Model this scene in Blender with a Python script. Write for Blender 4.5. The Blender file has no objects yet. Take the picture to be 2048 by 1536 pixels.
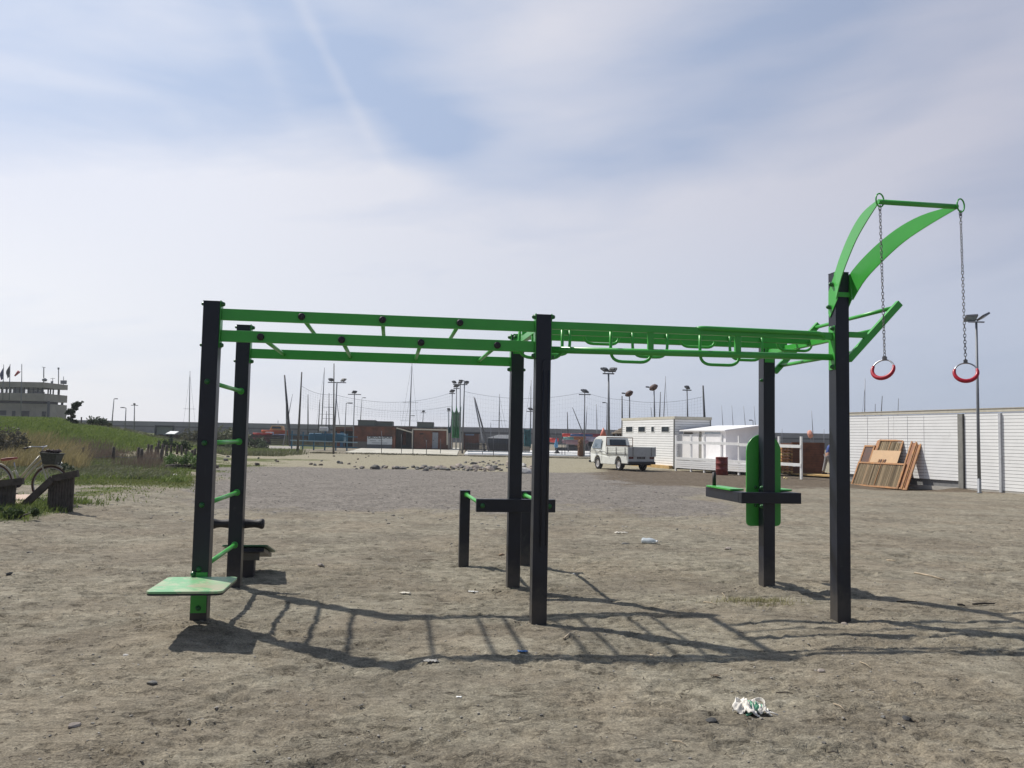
import bpy, bmesh, math, random
import numpy as np
from mathutils import Vector, Matrix
random.seed(7); rng = np.random.default_rng(11)
R = math.radians
S = bpy.context.scene
C = S.collection
PI = math.pi

# ------------------------------------------------------------------ camera
F, PITCH, ROLL, CH = 1660.0, R(3.72), R(1.11), 1.6
cam = bpy.data.cameras.new('camera'); co = bpy.data.objects.new('camera', cam); C.objects.link(co)
cam.sensor_width = 36; cam.lens = F/2048*36; cam.clip_start = .05; cam.clip_end = 9000
_f = Vector((0, math.cos(PITCH), math.sin(PITCH))); _u = Vector((0, -math.sin(PITCH), math.cos(PITCH))); _r = Vector((1, 0, 0))
_cr, _sr = math.cos(ROLL), math.sin(ROLL)
_R = _r*_cr + _u*_sr; _U = _u*_cr - _r*_sr
co.matrix_world = Matrix(((_R.x, _U.x, -_f.x, 0), (_R.y, _U.y, -_f.y, 0), (_R.z, _U.z, -_f.z, CH), (0, 0, 0, 1)))
S.camera = co

# ------------------------------------------------------------------ world: nishita sky behind a thin, broken veil of high cloud
SUN = Vector((-.68, .42, 1.0)).normalized()
SEL = math.asin(SUN.z); SAZ = math.atan2(SUN.x, SUN.y)
W = bpy.data.worlds.new('World'); S.world = W; W.use_nodes = True
nt = W.node_tree; nt.nodes.clear()
class NG:
    def __init__(s, t): s.t = t
    def node(s, ty, **k):
        n = s.t.nodes.new(ty)
        for a, b in k.items(): setattr(n, a, b)
        return n
    def inp(s, sock, v):
        if isinstance(v, bpy.types.NodeSocket): s.t.links.new(v, sock)
        elif v is not None: sock.default_value = v
    def m(s, op, a, b=None, c=None, clamp=False):
        n = s.node('ShaderNodeMath', operation=op, use_clamp=clamp)
        s.inp(n.inputs[0], a); s.inp(n.inputs[1], b)
        if c is not None: s.inp(n.inputs[2], c)
        return n.outputs[0]
    def mix(s, f, a, b, mode='MIX'):
        n = s.node('ShaderNodeMix', data_type='RGBA', blend_type=mode)
        s.inp(n.inputs[0], f)
        s.inp(n.inputs[6], a if isinstance(a, bpy.types.NodeSocket) else (*a, 1))
        s.inp(n.inputs[7], b if isinstance(b, bpy.types.NodeSocket) else (*b, 1))
        return n.outputs[2]
    def mr(s, v, a, b, c=0., d=1., smooth=True):
        n = s.node('ShaderNodeMapRange', interpolation_type='SMOOTHSTEP' if smooth else 'LINEAR')
        s.inp(n.inputs[0], v)
        for i, x in enumerate((a, b, c, d)): s.inp(n.inputs[i+1], x)
        return n.outputs[0]
    def noise(s, vec, scale, detail=4, rough=.55, dist=0, col=False):
        n = s.node('ShaderNodeTexNoise'); s.inp(n.inputs['Vector'], vec)
        n.inputs['Scale'].default_value = scale; n.inputs['Detail'].default_value = detail
        n.inputs['Roughness'].default_value = rough; n.inputs['Distortion'].default_value = dist
        return n.outputs[1 if col else 0]
    def xyz(s, x, y, z):
        n = s.node('ShaderNodeCombineXYZ')
        for i, v in enumerate((x, y, z)): s.inp(n.inputs[i], v)
        return n.outputs[0]
g = NG(nt)
tc = g.node('ShaderNodeTexCoord'); sp = g.node('ShaderNodeSeparateXYZ'); nt.links.new(tc.outputs['Generated'], sp.inputs[0])
X, Y, Z = sp.outputs
az = g.m('ARCTAN2', X, Y); el = g.m('ARCSINE', Z)
sky = g.node('ShaderNodeTexSky', sky_type='NISHITA', sun_disc=False, sun_elevation=SEL, sun_rotation=SAZ, air_density=1.0, dust_density=1.2, ozone_density=2.0)
wv = g.xyz(g.m('MULTIPLY', az, 1.6), g.m('MULTIPLY', g.m('ADD', el, g.m('MULTIPLY', az, -.10)), 6.5), 0.)
wn = g.noise(wv, 1.5, 3, .45, .4, True)
ws = g.node('ShaderNodeSeparateXYZ'); nt.links.new(wn, ws.inputs[0])
azw = g.m('ADD', az, g.m('MULTIPLY', g.m('SUBTRACT', ws.outputs[0], .5), .16))
elw = g.m('ADD', el, g.m('MULTIPLY', g.m('SUBTRACT', ws.outputs[1], .5), .085))
def pe(px, py): return math.atan((px-1024)/F), math.atan((877+(px-1024)*.0193-py)/F*math.cos(math.atan((px-1024)/F)))
def blob(px, py, sx, sy, rot, pw=1.0, warp=True):
    a0, e0 = pe(px, py); c, s_ = math.cos(R(rot)), math.sin(R(rot))
    da = g.m('SUBTRACT', azw if warp else az, a0); de = g.m('SUBTRACT', elw if warp else el, e0)
    u = g.m('DIVIDE', g.m('ADD', g.m('MULTIPLY', da, c), g.m('MULTIPLY', de, s_)), sx/F)
    v = g.m('DIVIDE', g.m('SUBTRACT', g.m('MULTIPLY', de, c), g.m('MULTIPLY', da, s_)), sy/F)
    r2 = g.m('ADD', g.m('MULTIPLY', u, u), g.m('MULTIPLY', v, v))
    return g.m('MULTIPLY', g.m('EXPONENT', g.m('MULTIPLY', r2, -1.0)), pw)
n1 = g.noise(wv, 2.6, 5, .5, .5); n2 = g.noise(g.xyz(g.m('MULTIPLY', az, 2.), g.m('MULTIPLY', el, 9.), 4.), 5, 5, .55, .3)
den = g.m('ADD', .42, g.m('ADD', g.m('MULTIPLY', g.m('SUBTRACT', n1, .5), .95), g.m('MULTIPLY', g.m('SUBTRACT', n2, .5), .22)))
for b in [(560, 330, 420, 85, 5, .55), (150, 420, 520, 95, 2, .6), (60, 115, 200, 16, 0, .22), (1100, 110, 260, 170, 20, .45),
          (1520, 380, 480, 120, 22, .45), (1900, 260, 330, 150, 30, .35), (980, 470, 700, 130, 0, .28),
          (640, 110, 15, 190, 34, .30), (500, 90, 20, 150, 30, .12),
          (870, 245, 130, 60, -8, -.75), (640, 90, 240, 75, -12, -.42), (330, 230, 420, 85, 6, -.35), (1330, 270, 330, 45, 14, -.50), (1440, 80, 380, 60, 12, -.50), (1850, 160, 190, 40, 25, -.35), (620, 415, 380, 30, 2, -.22), (1180, 500, 280, 40, 5, -.15)]:
    den = g.m('ADD', den, blob(*b[:5], b[5], warp=not (b[2] < 30)))
low = g.mr(el, R(17), R(7)); den = g.m('ADD', den, g.m('MULTIPLY', low, .55)); den = g.m('MINIMUM', g.m('MAXIMUM', den, 0.), 1.)
side = g.mr(az, R(-32), R(30), smooth=False)
cloud = g.mix(side, (.95, .955, 1.01), (.60, .605, .70)); cloud = g.mix(g.mr(side, .35, .0), cloud, (.87, .89, .98))
mid = g.mix(side, (.95, .955, 1.0), (.535, .58, .71))
blue = g.mix(side, (.52, .64, .87), (.36, .425, .585))
cloud = g.mix(low, cloud, mid)
veil = g.mix(den, blue, cloud)
# near the horizon on the sea side the haze turns blue grey
hz = g.m('MULTIPLY', g.mr(el, R(8), R(0.5)), g.mr(side, .25, 1.))
veil = g.mix(g.m('MULTIPLY', hz, .45), veil, (.36, .455, .62))
away = g.mr(g.m('ADD', g.m('MULTIPLY', X, math.sin(R(-10))), g.m('MULTIPLY', Y, math.cos(R(-10)))), .55, -.15)
veil = g.mix(away, veil, (.185, .225, .32))
up = g.mr(Z, .5, .8); veil = g.mix(g.m('MULTIPLY', up, .6), veil, (.27, .33, .46))
vs = g.node('ShaderNodeVectorMath', operation='SCALE'); nt.links.new(veil, vs.inputs[0]); vs.inputs[3].default_value = 10.0
fin = g.mix(.88, sky.outputs[0], vs.outputs[0])
bg = g.node('ShaderNodeBackground'); nt.links.new(fin, bg.inputs[0]); bg.inputs[1].default_value = .1
wo = g.node('ShaderNodeOutputWorld'); nt.links.new(bg.outputs[0], wo.inputs[0])

# ------------------------------------------------------------------ sun, exposure
sl = bpy.data.lights.new('sun', 'SUN'); sl.energy = 4.6; sl.angle = R(.9); sl.color = (1.0, .955, .88)
so = bpy.data.objects.new('sun', sl); C.objects.link(so); so.rotation_euler = (-SUN).to_track_quat('-Z', 'Y').to_euler()
S.view_settings.view_transform = 'Standard'; S.view_settings.look = 'None'; S.view_settings.exposure = 0; S.view_settings.gamma = 1
S.view_settings.use_curve_mapping = False

# ------------------------------------------------------------------ placing helpers: sight lines of the survey camera to metres in the place
def ray(px, py):
    x, y = px-1024, py-768
    x, y = x*_cr+y*_sr, -x*_sr+y*_cr
    c, s = math.cos(PITCH), math.sin(PITCH)
    return Vector((x/F, c+y/F*s, s-y/F*c))
def G(px, py, z=0.):
    d = ray(px, py); return Vector((0, 0, CH)) + d*((z-CH)/d.z)
def A(px, py, Y):
    d = ray(px, py); return Vector((0, 0, CH)) + d*(Y/d.y)
GX, GY, GA = .267, 7.41, R(8.2)
def L2W(l, m, z=0.): return Vector((GX+l*math.cos(GA)-m*math.sin(GA), GY+l*math.sin(GA)+m*math.cos(GA), z))
def W2L(p):
    dx, dy = p[0]-GX, p[1]-GY; c, s = math.cos(GA), math.sin(GA)
    return Vector((dx*c+dy*s, -dx*s+dy*c, p[2]))
def M(px, py, m):
    d = ray(px, py); o = Vector((0, 0, CH)); n = Vector((-math.sin(GA), math.cos(GA), 0)); p0 = Vector((GX, GY, 0))+n*m
    return W2L(o+d*(n.dot(p0-o)/n.dot(d)))

# ------------------------------------------------------------------ numpy noise and terrain
def vnoise(x, y, seed=0):
    xi = np.floor(x).astype(np.int64); yi = np.floor(y).astype(np.int64); fx = x-xi; fy = y-yi
    def h(a, b):
        n = (a*374761393 + b*668265263 + seed*1442695041) & 0x7fffffff
        n = ((n ^ (n >> 13))*1274126177) & 0x7fffffff
        n = (n ^ (n >> 16)) & 0xffff
        return n/65535.0
    ux = fx*fx*(3-2*fx); uy = fy*fy*(3-2*fy)
    return (h(xi, yi)*(1-ux)+h(xi+1, yi)*ux)*(1-uy)+(h(xi, yi+1)*(1-ux)+h(xi+1, yi+1)*ux)*uy
def fbm(x, y, sc, oc=4, seed=0, g_=.5):
    t = 0; a = 1; w = 0
    for i in range(oc):
        t = t+a*vnoise(x*sc*2**i+17*i, y*sc*2**i-9*i, seed+i); w += a; a *= g_
    return t/w
def sst(a, b, v):
    t = np.clip((v-a)/(b-a), 0, 1); return t*t*(3-2*t)
POSTS = [(-2.85, 0), (0, 0), (2.85, 0), (-2.85, 1.53), (0, 1.53), (2.85, 1.53)]
MOUNDS = [(L2W(l, m-.02), .23 if i != 0 else .34, h) for i, ((l, m), h) in enumerate(zip(POSTS, (.035, -.005, -.045, .05, .03, .035)))]
MOUNDS += [(L2W(-2.9, -.5), .4, .035), (L2W(-2.75, 1.2), .45, .04), (Vector((15.3, 33.2)), 2.5, -.17), (Vector((17.0, 31.6)), .7, .12), (G(780, 1420), .35, -.03), (G(1000, 1290), .5, .04), (G(1170, 1285), .3, .03), (G(900, 1330), .25, .03), (G(1640, 1285), .5, .03), (G(1900, 1320), .6, .03)]
def terrain(x, y, fine=True):
    x = np.asarray(x, float); y = np.asarray(y, float)
    z = .15*sst(-6, -9, x)*sst(10, 15, y)*sst(30, 22, y)
    hx = np.interp(x*57/np.maximum(y, 50), [-60, -31, -30, -28, -26.3, -24.3, -21.8, -19.5], [2.25, 2.2, 1.8, 1.65, 1.35, .92, .42, 0])
    hill = hx*sst(38, 57, y)
    z = z+hill
    z = z+.55*np.exp(-((x+25)/5.)**2-((y-41)/5.)**2)
    for p, r, h in MOUNDS:
        d2 = ((x-p[0])**2+(y-p[1])**2)/(r*r); z = z+h*np.exp(-d2)
    if fine:
        fa = np.clip(1-(y-14)/26, .15, 1)
        z = z+fa*(.05*(fbm(x, y, .8, 3, 3)-.5)+.032*(fbm(x*.75, y*1.3, 2.8, 4, 5)-.5)+.020*(fbm(x*.6+fbm(x, y, 2, 2, 9), y*1.5, 9, 4, 8, .62)-.5))
        # scuffs and heel marks
        f2 = fbm(x*.8, y*1.3, 3.6, 4, 21, .6); z = z-.018*fa*sst(.57, .68, f2)
        f3 = fbm(x*.6, y*1.3, 12, 4, 31, .62); pk = .25+.9*sst(.42, .62, fbm(x, y*1.2, 1.1, 3, 51)); z = z-.015*fa*pk*sst(.54, .66, f3); z = z+.013*fa*pk*(fbm(x*.8, y*1.4, 26, 3, 35, .65)-.5)
    return z
def tz(x, y): return float(terrain(np.array([x]), np.array([y]))[0])
def GT(px, py):   # where a sight line meets the real terrain
    d = ray(px, py); t = 4.; o = Vector((0, 0, CH))
    while t < 400:
        p = o+d*t
        if p.z <= tz(p.x, p.y): return p
        t += .02+t*.004
    return G(px, py)

# ------------------------------------------------------------------ materials
MATS = {}
def mat(name, col, rough=.6, metal=0., var=.12, sc=6., bump=0., bsc=40., dirt=None, spec=.5, alpha=1., zdust=None):
    if name in MATS: return MATS[name]
    m = bpy.data.materials.new(name); m.use_nodes = True; t = m.node_tree; t.nodes.clear(); q = NG(t)
    p = q.node('ShaderNodeBsdfPrincipled'); o = q.node('ShaderNodeOutputMaterial'); t.links.new(p.outputs[0], o.inputs[0])
    tc = q.node('ShaderNodeTexCoord').outputs['Object']
    n = q.noise(tc, sc, 5, .6)
    c = q.mix(q.mr(n, .3, .7), tuple(max(0, v*(1-var)) for v in col), tuple(min(1, v*(1+var)) for v in col))
    if dirt:
        dn = q.noise(tc, dirt[2], 6, .7, .6); c = q.mix(q.m('MULTIPLY', q.mr(dn, dirt[3], dirt[3]+.14), dirt[1]), c, dirt[0])
    if zdust:   # dust and rain splash kicked up on the lowest part
        sz = q.node('ShaderNodeSeparateXYZ'); t.links.new(tc, sz.inputs[0]); zz = q.m('ADD', sz.outputs[2], q.m('MULTIPLY', q.noise(tc, 9, 5, .7), .5))
        c = q.mix(q.mr(zz, .62, .30, 0, zdust), c, (.21, .18, .135))
        stc = q.node('ShaderNodeMapping'); stc.inputs['Scale'].default_value = (30, 30, 2.2); t.links.new(tc, stc.inputs[0]); c = q.mix(q.mr(q.noise(stc.outputs[0], 1, 5, .7), .60, .75, 0, .22), c, (.12, .115, .11))
    t.links.new(c, p.inputs['Base Color'])
    q.inp(p.inputs['Roughness'], q.mr(n, .2, .8, max(.03, rough-.07), min(1, rough+.07)))
    p.inputs['Metallic'].default_value = metal; p.inputs['Specular IOR Level'].default_value = spec
    if alpha < 1: p.inputs['Alpha'].default_value = alpha
    if bump:
        b = q.node('ShaderNodeBump'); b.inputs['Strength'].default_value = .7; b.inputs['Distance'].default_value = bump
        t.links.new(q.noise(tc, bsc, 4, .6), b.inputs['Height']); t.links.new(b.outputs[0], p.inputs['Normal'])
    MATS[name] = m; return m
dust = (.20, .17, .13)
GREEN = mat('green_paint', (.060, .40, .060), .33, var=.06, sc=3, dirt=(dust, .25, 7, .60))
BLACK = mat('charcoal_post_paint', (.0085, .011, .021), .40, var=.2, sc=4, bump=.0006, bsc=60, dirt=((.09, .085, .08), .35, 5, .62), zdust=.24)
BOLT = mat('dark_green_bolt_cap', (.018, .12, .03), .3)
CAPB = mat('black_plastic_cap', (.018, .015, .02), .55)
STEEL = mat('galvanised_steel', (.42, .42, .43), .38, .85, bump=.0004)
CHAIN = mat('dull_chain_steel', (.22, .21, .21), .42, .8)
REDG = mat('red_rubber_grip', (.42, .012, .03), .35)
POLE = mat('grey_lamp_pole', (.19, .20, .22), .55, .3)
DPOLE = mat('dark_pole', (.055, .06, .07), .6)
MASTM = mat('mast_aluminium', (.25, .26, .29), .5, .4)
MASTD = mat('mast_dark', (.06, .06, .07), .6)
WHITE = mat('white_paint', (.86, .86, .84), .45, var=.05, dirt=((.35, .31, .25), .5, 2.5, .60))
WHITE2 = mat('white_hut_paint', (.86, .84, .83), .55, var=.04, sc=3, dirt=((.6, .56, .52), .3, 3, .66))
VANW = mat('old_white_car_paint', (.80, .81, .76), .34, var=.05, sc=2, dirt=((.30, .25, .19), .6, 4, .60))
VANR = mat('greyed_tailgate_paint', (.46, .48, .48), .5, var=.08, dirt=((.2, .18, .15), .5, 5, .6))
GLASS = mat('dark_glass', (.03, .04, .05), .08, spec=.8)
LGLASS = mat('light_window_glass', (.18, .23, .28), .1, spec=.8)
TYRE = mat('tyre_rubber', (.018, .018, .019), .8)
RUST = mat('rusty_brown', (.16, .075, .035), .8)
BUMPER = mat('black_bumper', (.02, .021, .025), .5)
CONC = mat('tower_concrete', (.34, .30, .25), .85, var=.15, sc=.5, dirt=((.27, .24, .20), .7, .6, .5))
CONC2 = mat('pale_concrete', (.42, .40, .36), .85, var=.1)
WALLM = mat('breakwater_concrete', (.14, .14, .145), .9, var=.2, sc=.15, dirt=((.05, .05, .055), .6, .3, .5))
WALLT = mat('breakwater_parapet_concrete', (.19, .19, .20), .9, var=.12, sc=.2)
WOODG = mat('weathered_grey_wood', (.085, .068, .058), .85, var=.35, sc=9, bump=.003, bsc=30)
WOODR = mat('red_brown_stained_wood', (.35, .155, .042), .55, var=.3, sc=5, bump=.002)
WOODD = mat('dark_brown_stained_wood', (.085, .03, .015), .6, var=.35, sc=5)
WOODB = mat('brown_red_cladding', (.17, .062, .035), .7, var=.35, sc=1.2, dirt=((.10, .055, .03), .7, .8, .5))
WOODY = mat('raw_yellow_wood', (.50, .33, .13), .7, var=.2)
PLY = mat('plywood', (.56, .36, .19), .6, var=.08, sc=3)
REED = mat('reed_stems', (.47, .36, .21), .8, var=.55, sc=30)
PICK = mat('dark_picket_wood', (.05, .038, .034), .85, var=.3)
SLATW = mat('white_slat_paint', (.90, .90, .89), .4, var=.03, sc=1.5, dirt=((.5, .46, .4), .35, 1.2, .62))
CAPT = mat('beige_roof_trim', (.58, .545, .45), .6, var=.08)
ALUG = mat('grey_aluminium_post', (.26, .255, .23), .5, .2)
DRUM = mat('red_rust_drum', (.16, .018, .016), .6, var=.3, sc=6, dirt=((.16, .06, .025), .9, 4, .55))
ROCK = mat('grey_rock', (.155, .15, .14), .9, var=.35, sc=7, bump=.01, bsc=12)
ROCKL = mat('pale_pinkish_rock', (.34, .29, .25), .9, var=.25, sc=8, bump=.008, bsc=14)
GNETM = mat('green_net_fabric', (.05, .26, .10), .8, var=.35, sc=2.2, alpha=.75)
TNET = mat('teal_net_fabric', (.02, .12, .14), .8, var=.35, sc=2, alpha=.8)
CORD = mat('net_cord', (.10, .12, .15), .9)
SOLAR = mat('dull_roof_panel', (.13, .155, .135), .6, var=.1, sc=.5)
SIGNW = mat('sign_white', (.66, .69, .71), .6, var=.06, sc=1)
SIGNK = mat('sign_lettering', (.015, .02, .025), .6)
SIGNG = mat('sign_grey_lettering', (.22, .25, .27), .6)
CREAM = mat('cream_bicycle_paint', (.47, .44, .34), .35, var=.06)
LEATH = mat('brown_saddle', (.30, .07, .05), .5)
WICK = mat('dark_wicker', (.055, .06, .05), .8, var=.5, sc=60)
PALE = mat('pale_boardwalk', (.50, .37, .29), .8, var=.1)
DRIFT = mat('driftwood', (.17, .14, .115), .85, var=.35, sc=12, bump=.004)
PLAST = mat('clear_plastic', (.62, .68, .72), .18, alpha=.7)
RAG = mat('dirty_white_cloth', (.78, .74, .67), .85, var=.15, sc=18, dirt=((.42, .34, .27), .5, 14, .55))
RAGG = mat('green_cloth', (.16, .42, .27), .85, var=.25, sc=25)
BLUEP = mat('blue_plastic', (.03, .12, .33), .5)
PAPER = mat('pale_scrap', (.60, .56, .48), .8)
STICK = mat('dry_stick', (.42, .34, .24), .85, var=.3)
STICKD = mat('dark_stick', (.05, .042, .035), .9)
SKIN = mat('skin', (.42, .24, .17), .55, var=.05)
SHIRT = mat('blue_shirt', (.045, .08, .26), .8, var=.12, sc=14)
TROUS = mat('grey_trousers', (.26, .26, .27), .85, var=.1)
HAIR = mat('dark_hair', (.02, .015, .012), .7)
SHOE = mat('dark_shoes', (.03, .025, .025), .6)

def cmat(n, c, r=.5): return mat(n, c, r, var=.1, sc=2)
def leafmat(name, c1, c2):
    if name in MATS: return MATS[name]
    m = bpy.data.materials.new(name); m.use_nodes = True; t = m.node_tree; q = NG(t); p = t.nodes['Principled BSDF']
    gi = q.node('ShaderNodeNewGeometry'); tc = q.node('ShaderNodeTexCoord')
    f = q.m('ADD', q.m('MULTIPLY', gi.outputs['Random Per Island'], .65), q.m('MULTIPLY', q.noise(tc.outputs['Object'], .45, 4), .55), clamp=True)
    t.links.new(q.mix(f, c1, c2), p.inputs['Base Color']); p.inputs['Roughness'].default_value = .7
    tr = q.node('ShaderNodeBsdfTranslucent'); t.links.new(q.mix(f, c1, c2), tr.inputs[0])
    ms = q.node('ShaderNodeMixShader'); ms.inputs[0].default_value = .3
    t.links.new(p.outputs[0], ms.inputs[1]); t.links.new(tr.outputs[0], ms.inputs[2])
    t.links.new(ms.outputs[0], t.nodes['Material Output'].inputs[0]); MATS[name] = m; return m
GRASS = leafmat('green_grass_blades', (.085, .15, .028), (.20, .235, .065))
DRYG = leafmat('dry_grass_blades', (.20, .17, .075), (.38, .31, .16))
SCRUB = leafmat('grey_green_scrub', (.075, .10, .045), (.20, .20, .11))
BRSC = leafmat('brown_scrub_twigs', (.10, .075, .06), (.20, .15, .12))
LEAFD = leafmat('dark_leaves', (.018, .035, .016), (.05, .075, .03))
LEAFG = leafmat('bright_leaves', (.05, .12, .025), (.14, .22, .06))

# ------------------------------------------------------------------ mesh builder
class MB:
    def __init__(s): s.v = []; s.f = []; s.sm = []
    def add(s, vs, fs, smooth=False):
        n = len(s.v); s.v += [tuple(v) for v in vs]; s.f += [tuple(i+n for i in f) for f in fs]; s.sm += [smooth]*len(fs); return s
    def box(s, c, sz, rz=0., mtx=None):
        x, y, z = (a/2 for a in sz); P = [Vector((i*x, j*y, k*z)) for i in (-1, 1) for j in (-1, 1) for k in (-1, 1)]
        m = mtx if mtx is not None else Matrix.Rotation(rz, 3, 'Z')
        c = Vector(c); P = [m@p+c for p in P]
        return s.add(P, [(0, 1, 3, 2), (4, 6, 7, 5), (0, 4, 5, 1), (2, 3, 7, 6), (0, 2, 6, 4), (1, 5, 7, 3)])
    def bb(s, a, b): # box from corner to corner
        return s.box([(a[i]+b[i])/2 for i in range(3)], [abs(b[i]-a[i]) for i in range(3)])
    def bar(s, a, b, w, h, up=(0, 0, 1)):
        a, b = Vector(a), Vector(b); d = b-a; L = d.length; d.normalize(); u = Vector(up)
        if abs(d.dot(u)) > .97: u = Vector((0, 1, 0))
        sd = d.cross(u).normalized(); u = sd.cross(d)
        m = Matrix((sd, d, u)).transposed(); return s.box((a+b)/2, (w, L, h), mtx=m)
    def tube(s, pts, r, n=8, caps=True, closed=False):
        pts = [Vector(p) for p in pts]; k = len(pts); rs = r if isinstance(r, (list, tuple)) else [r]*k
        vs = []; pu = None
        for i, p in enumerate(pts):
            if closed: d = pts[(i+1) % k]-pts[i-1]
            else: d = pts[min(i+1, k-1)]-pts[max(i-1, 0)]
            d.normalize()
            if pu is None:
                u = Vector((0, 0, 1)) if abs(d.z) < .9 else Vector((1, 0, 0))
            else: u = pu
            u = (u-d*u.dot(d)).normalized(); pu = u; w = d.cross(u)
            for j in range(n):
                a = 2*PI*j/n; vs.append(p+(u*math.cos(a)+w*math.sin(a))*rs[i])
        fs = []
        for i in range(k if closed else k-1):
            for j in range(n):
                a, b = i*n+j, i*n+(j+1) % n; c, e = ((i+1) % k)*n+(j+1) % n, ((i+1) % k)*n+j
                fs.append((a, b, c, e))
        s.add(vs, fs, n > 4)
        if caps and not closed:
            o = len(s.v)-k*n
            s.f += [tuple(o+j for j in range(n))[::-1], tuple(o+(k-1)*n+j for j in range(n))]; s.sm += [False]*2
        return s
    def lathe(s, prof, c, axis='Z', n=20, mtx=None, cap=True):
        vs = []; fs = []
        for r, z in prof:
            for j in range(n):
                a = 2*PI*j/n; p = (r*math.cos(a), r*math.sin(a), z)
                if axis == 'X': p = (p[2], p[0], p[1])
                if axis == 'Y': p = (p[0], p[2], p[1])
                p = Vector(p)
                if mtx is not None: p = mtx@p
                vs.append(p+Vector(c))
        for i in range(len(prof)-1):
            for j in range(n): fs.append((i*n+j, i*n+(j+1) % n, (i+1)*n+(j+1) % n, (i+1)*n+j))
        s.add(vs, fs, True); o = len(s.v)-len(vs)
        if not cap: return s
        if prof[0][0] > 1e-6: s.f.append(tuple(o+j for j in range(n))[::-1]); s.sm.append(False)
        if prof[-1][0] > 1e-6: s.f.append(tuple(o+(len(prof)-1)*n+j for j in range(n))); s.sm.append(False)
        return s
    def prism(s, pts, off):   # planar outline pushed by a vector
        k = len(pts); off = Vector(off); P = [Vector(p) for p in pts]
        return s.add(P+[p+off for p in P], [tuple(range(k))[::-1], tuple(range(k, 2*k))]+[(i, (i+1) % k, k+(i+1) % k, k+i) for i in range(k)])
    def sheet(s, rows, th=None):  # grid of points
        nr, nc = len(rows), len(rows[0]); vs = [p for r in rows for p in r]
        return s.add(vs, [(i*nc+j, i*nc+j+1, (i+1)*nc+j+1, (i+1)*nc+j) for i in range(nr-1) for j in range(nc-1)], True)
    def blobrock(s, c, sz, seed=0, n=2):
        r_ = random.Random(seed); bm = bmesh.new(); bmesh.ops.create_icosphere(bm, subdivisions=n, radius=1)
        ph = [(Vector((r_.uniform(-1, 1), r_.uniform(-1, 1), r_.uniform(-1, 1))).normalized(), r_.uniform(.45, .85)) for _ in range(9)]
        for v in bm.verts:
            for d, t in ph:
                e = v.co.dot(d)
                if e > t: v.co -= d*(e-t)*.9
        vs = [(v.co.x*sz[0]+c[0], v.co.y*sz[1]+c[1], v.co.z*sz[2]+c[2]) for v in bm.verts]
        fs = [tuple(v.index for v in f.verts) for f in bm.faces]; bm.free(); return s.add(vs, fs, False)
    def build(s, name, material, parent=None, bevel=0., loc=None):
        me = bpy.data.meshes.new(name); me.from_pydata(s.v, [], s.f); me.polygons.foreach_set('use_smooth', s.sm); me.materials.append(material)
        bm = bmesh.new(); bm.from_mesh(me); bmesh.ops.recalc_face_normals(bm, faces=bm.faces); bm.to_mesh(me); bm.free()
        o = bpy.data.objects.new(name, me); C.objects.link(o)
        if parent: o.parent = parent
        if loc: o.location = loc
        if bevel:
            b = o.modifiers.new('bevel', 'BEVEL'); b.width = bevel; b.segments = 2; b.limit_method = 'ANGLE'
        return o
def tag(o, label, cat, group=None, kind=None):
    o['label'] = label; o['category'] = cat
    if group: o['group'] = group
    if kind: o['kind'] = kind
    return o
def struct(o): o['kind'] = 'structure'; return o
def stuff(o, label, cat): return tag(o, label, cat, kind='stuff')
def thing(name, label, cat, loc=(0, 0, 0), rz=0., group=None):
    o = bpy.data.objects.new(name, None); C.objects.link(o); o.location = loc; o.rotation_euler = (0, 0, rz); o.empty_display_size = .2
    return tag(o, label, cat, group)
def dup(root, loc, rz=0., label=None, group=None, scale=None):
    r = root.copy(); C.objects.link(r); r.location = loc; r.rotation_euler = (0, 0, rz)
    if scale: r.scale = scale
    if label: r['label'] = label
    if group: r['group'] = group
    for ch in list(root.children):
        c = ch.copy(); C.objects.link(c); c.parent = r
        for g_ in ch.children:
            d = g_.copy(); C.objects.link(d); d.parent = c
    return r

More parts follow.
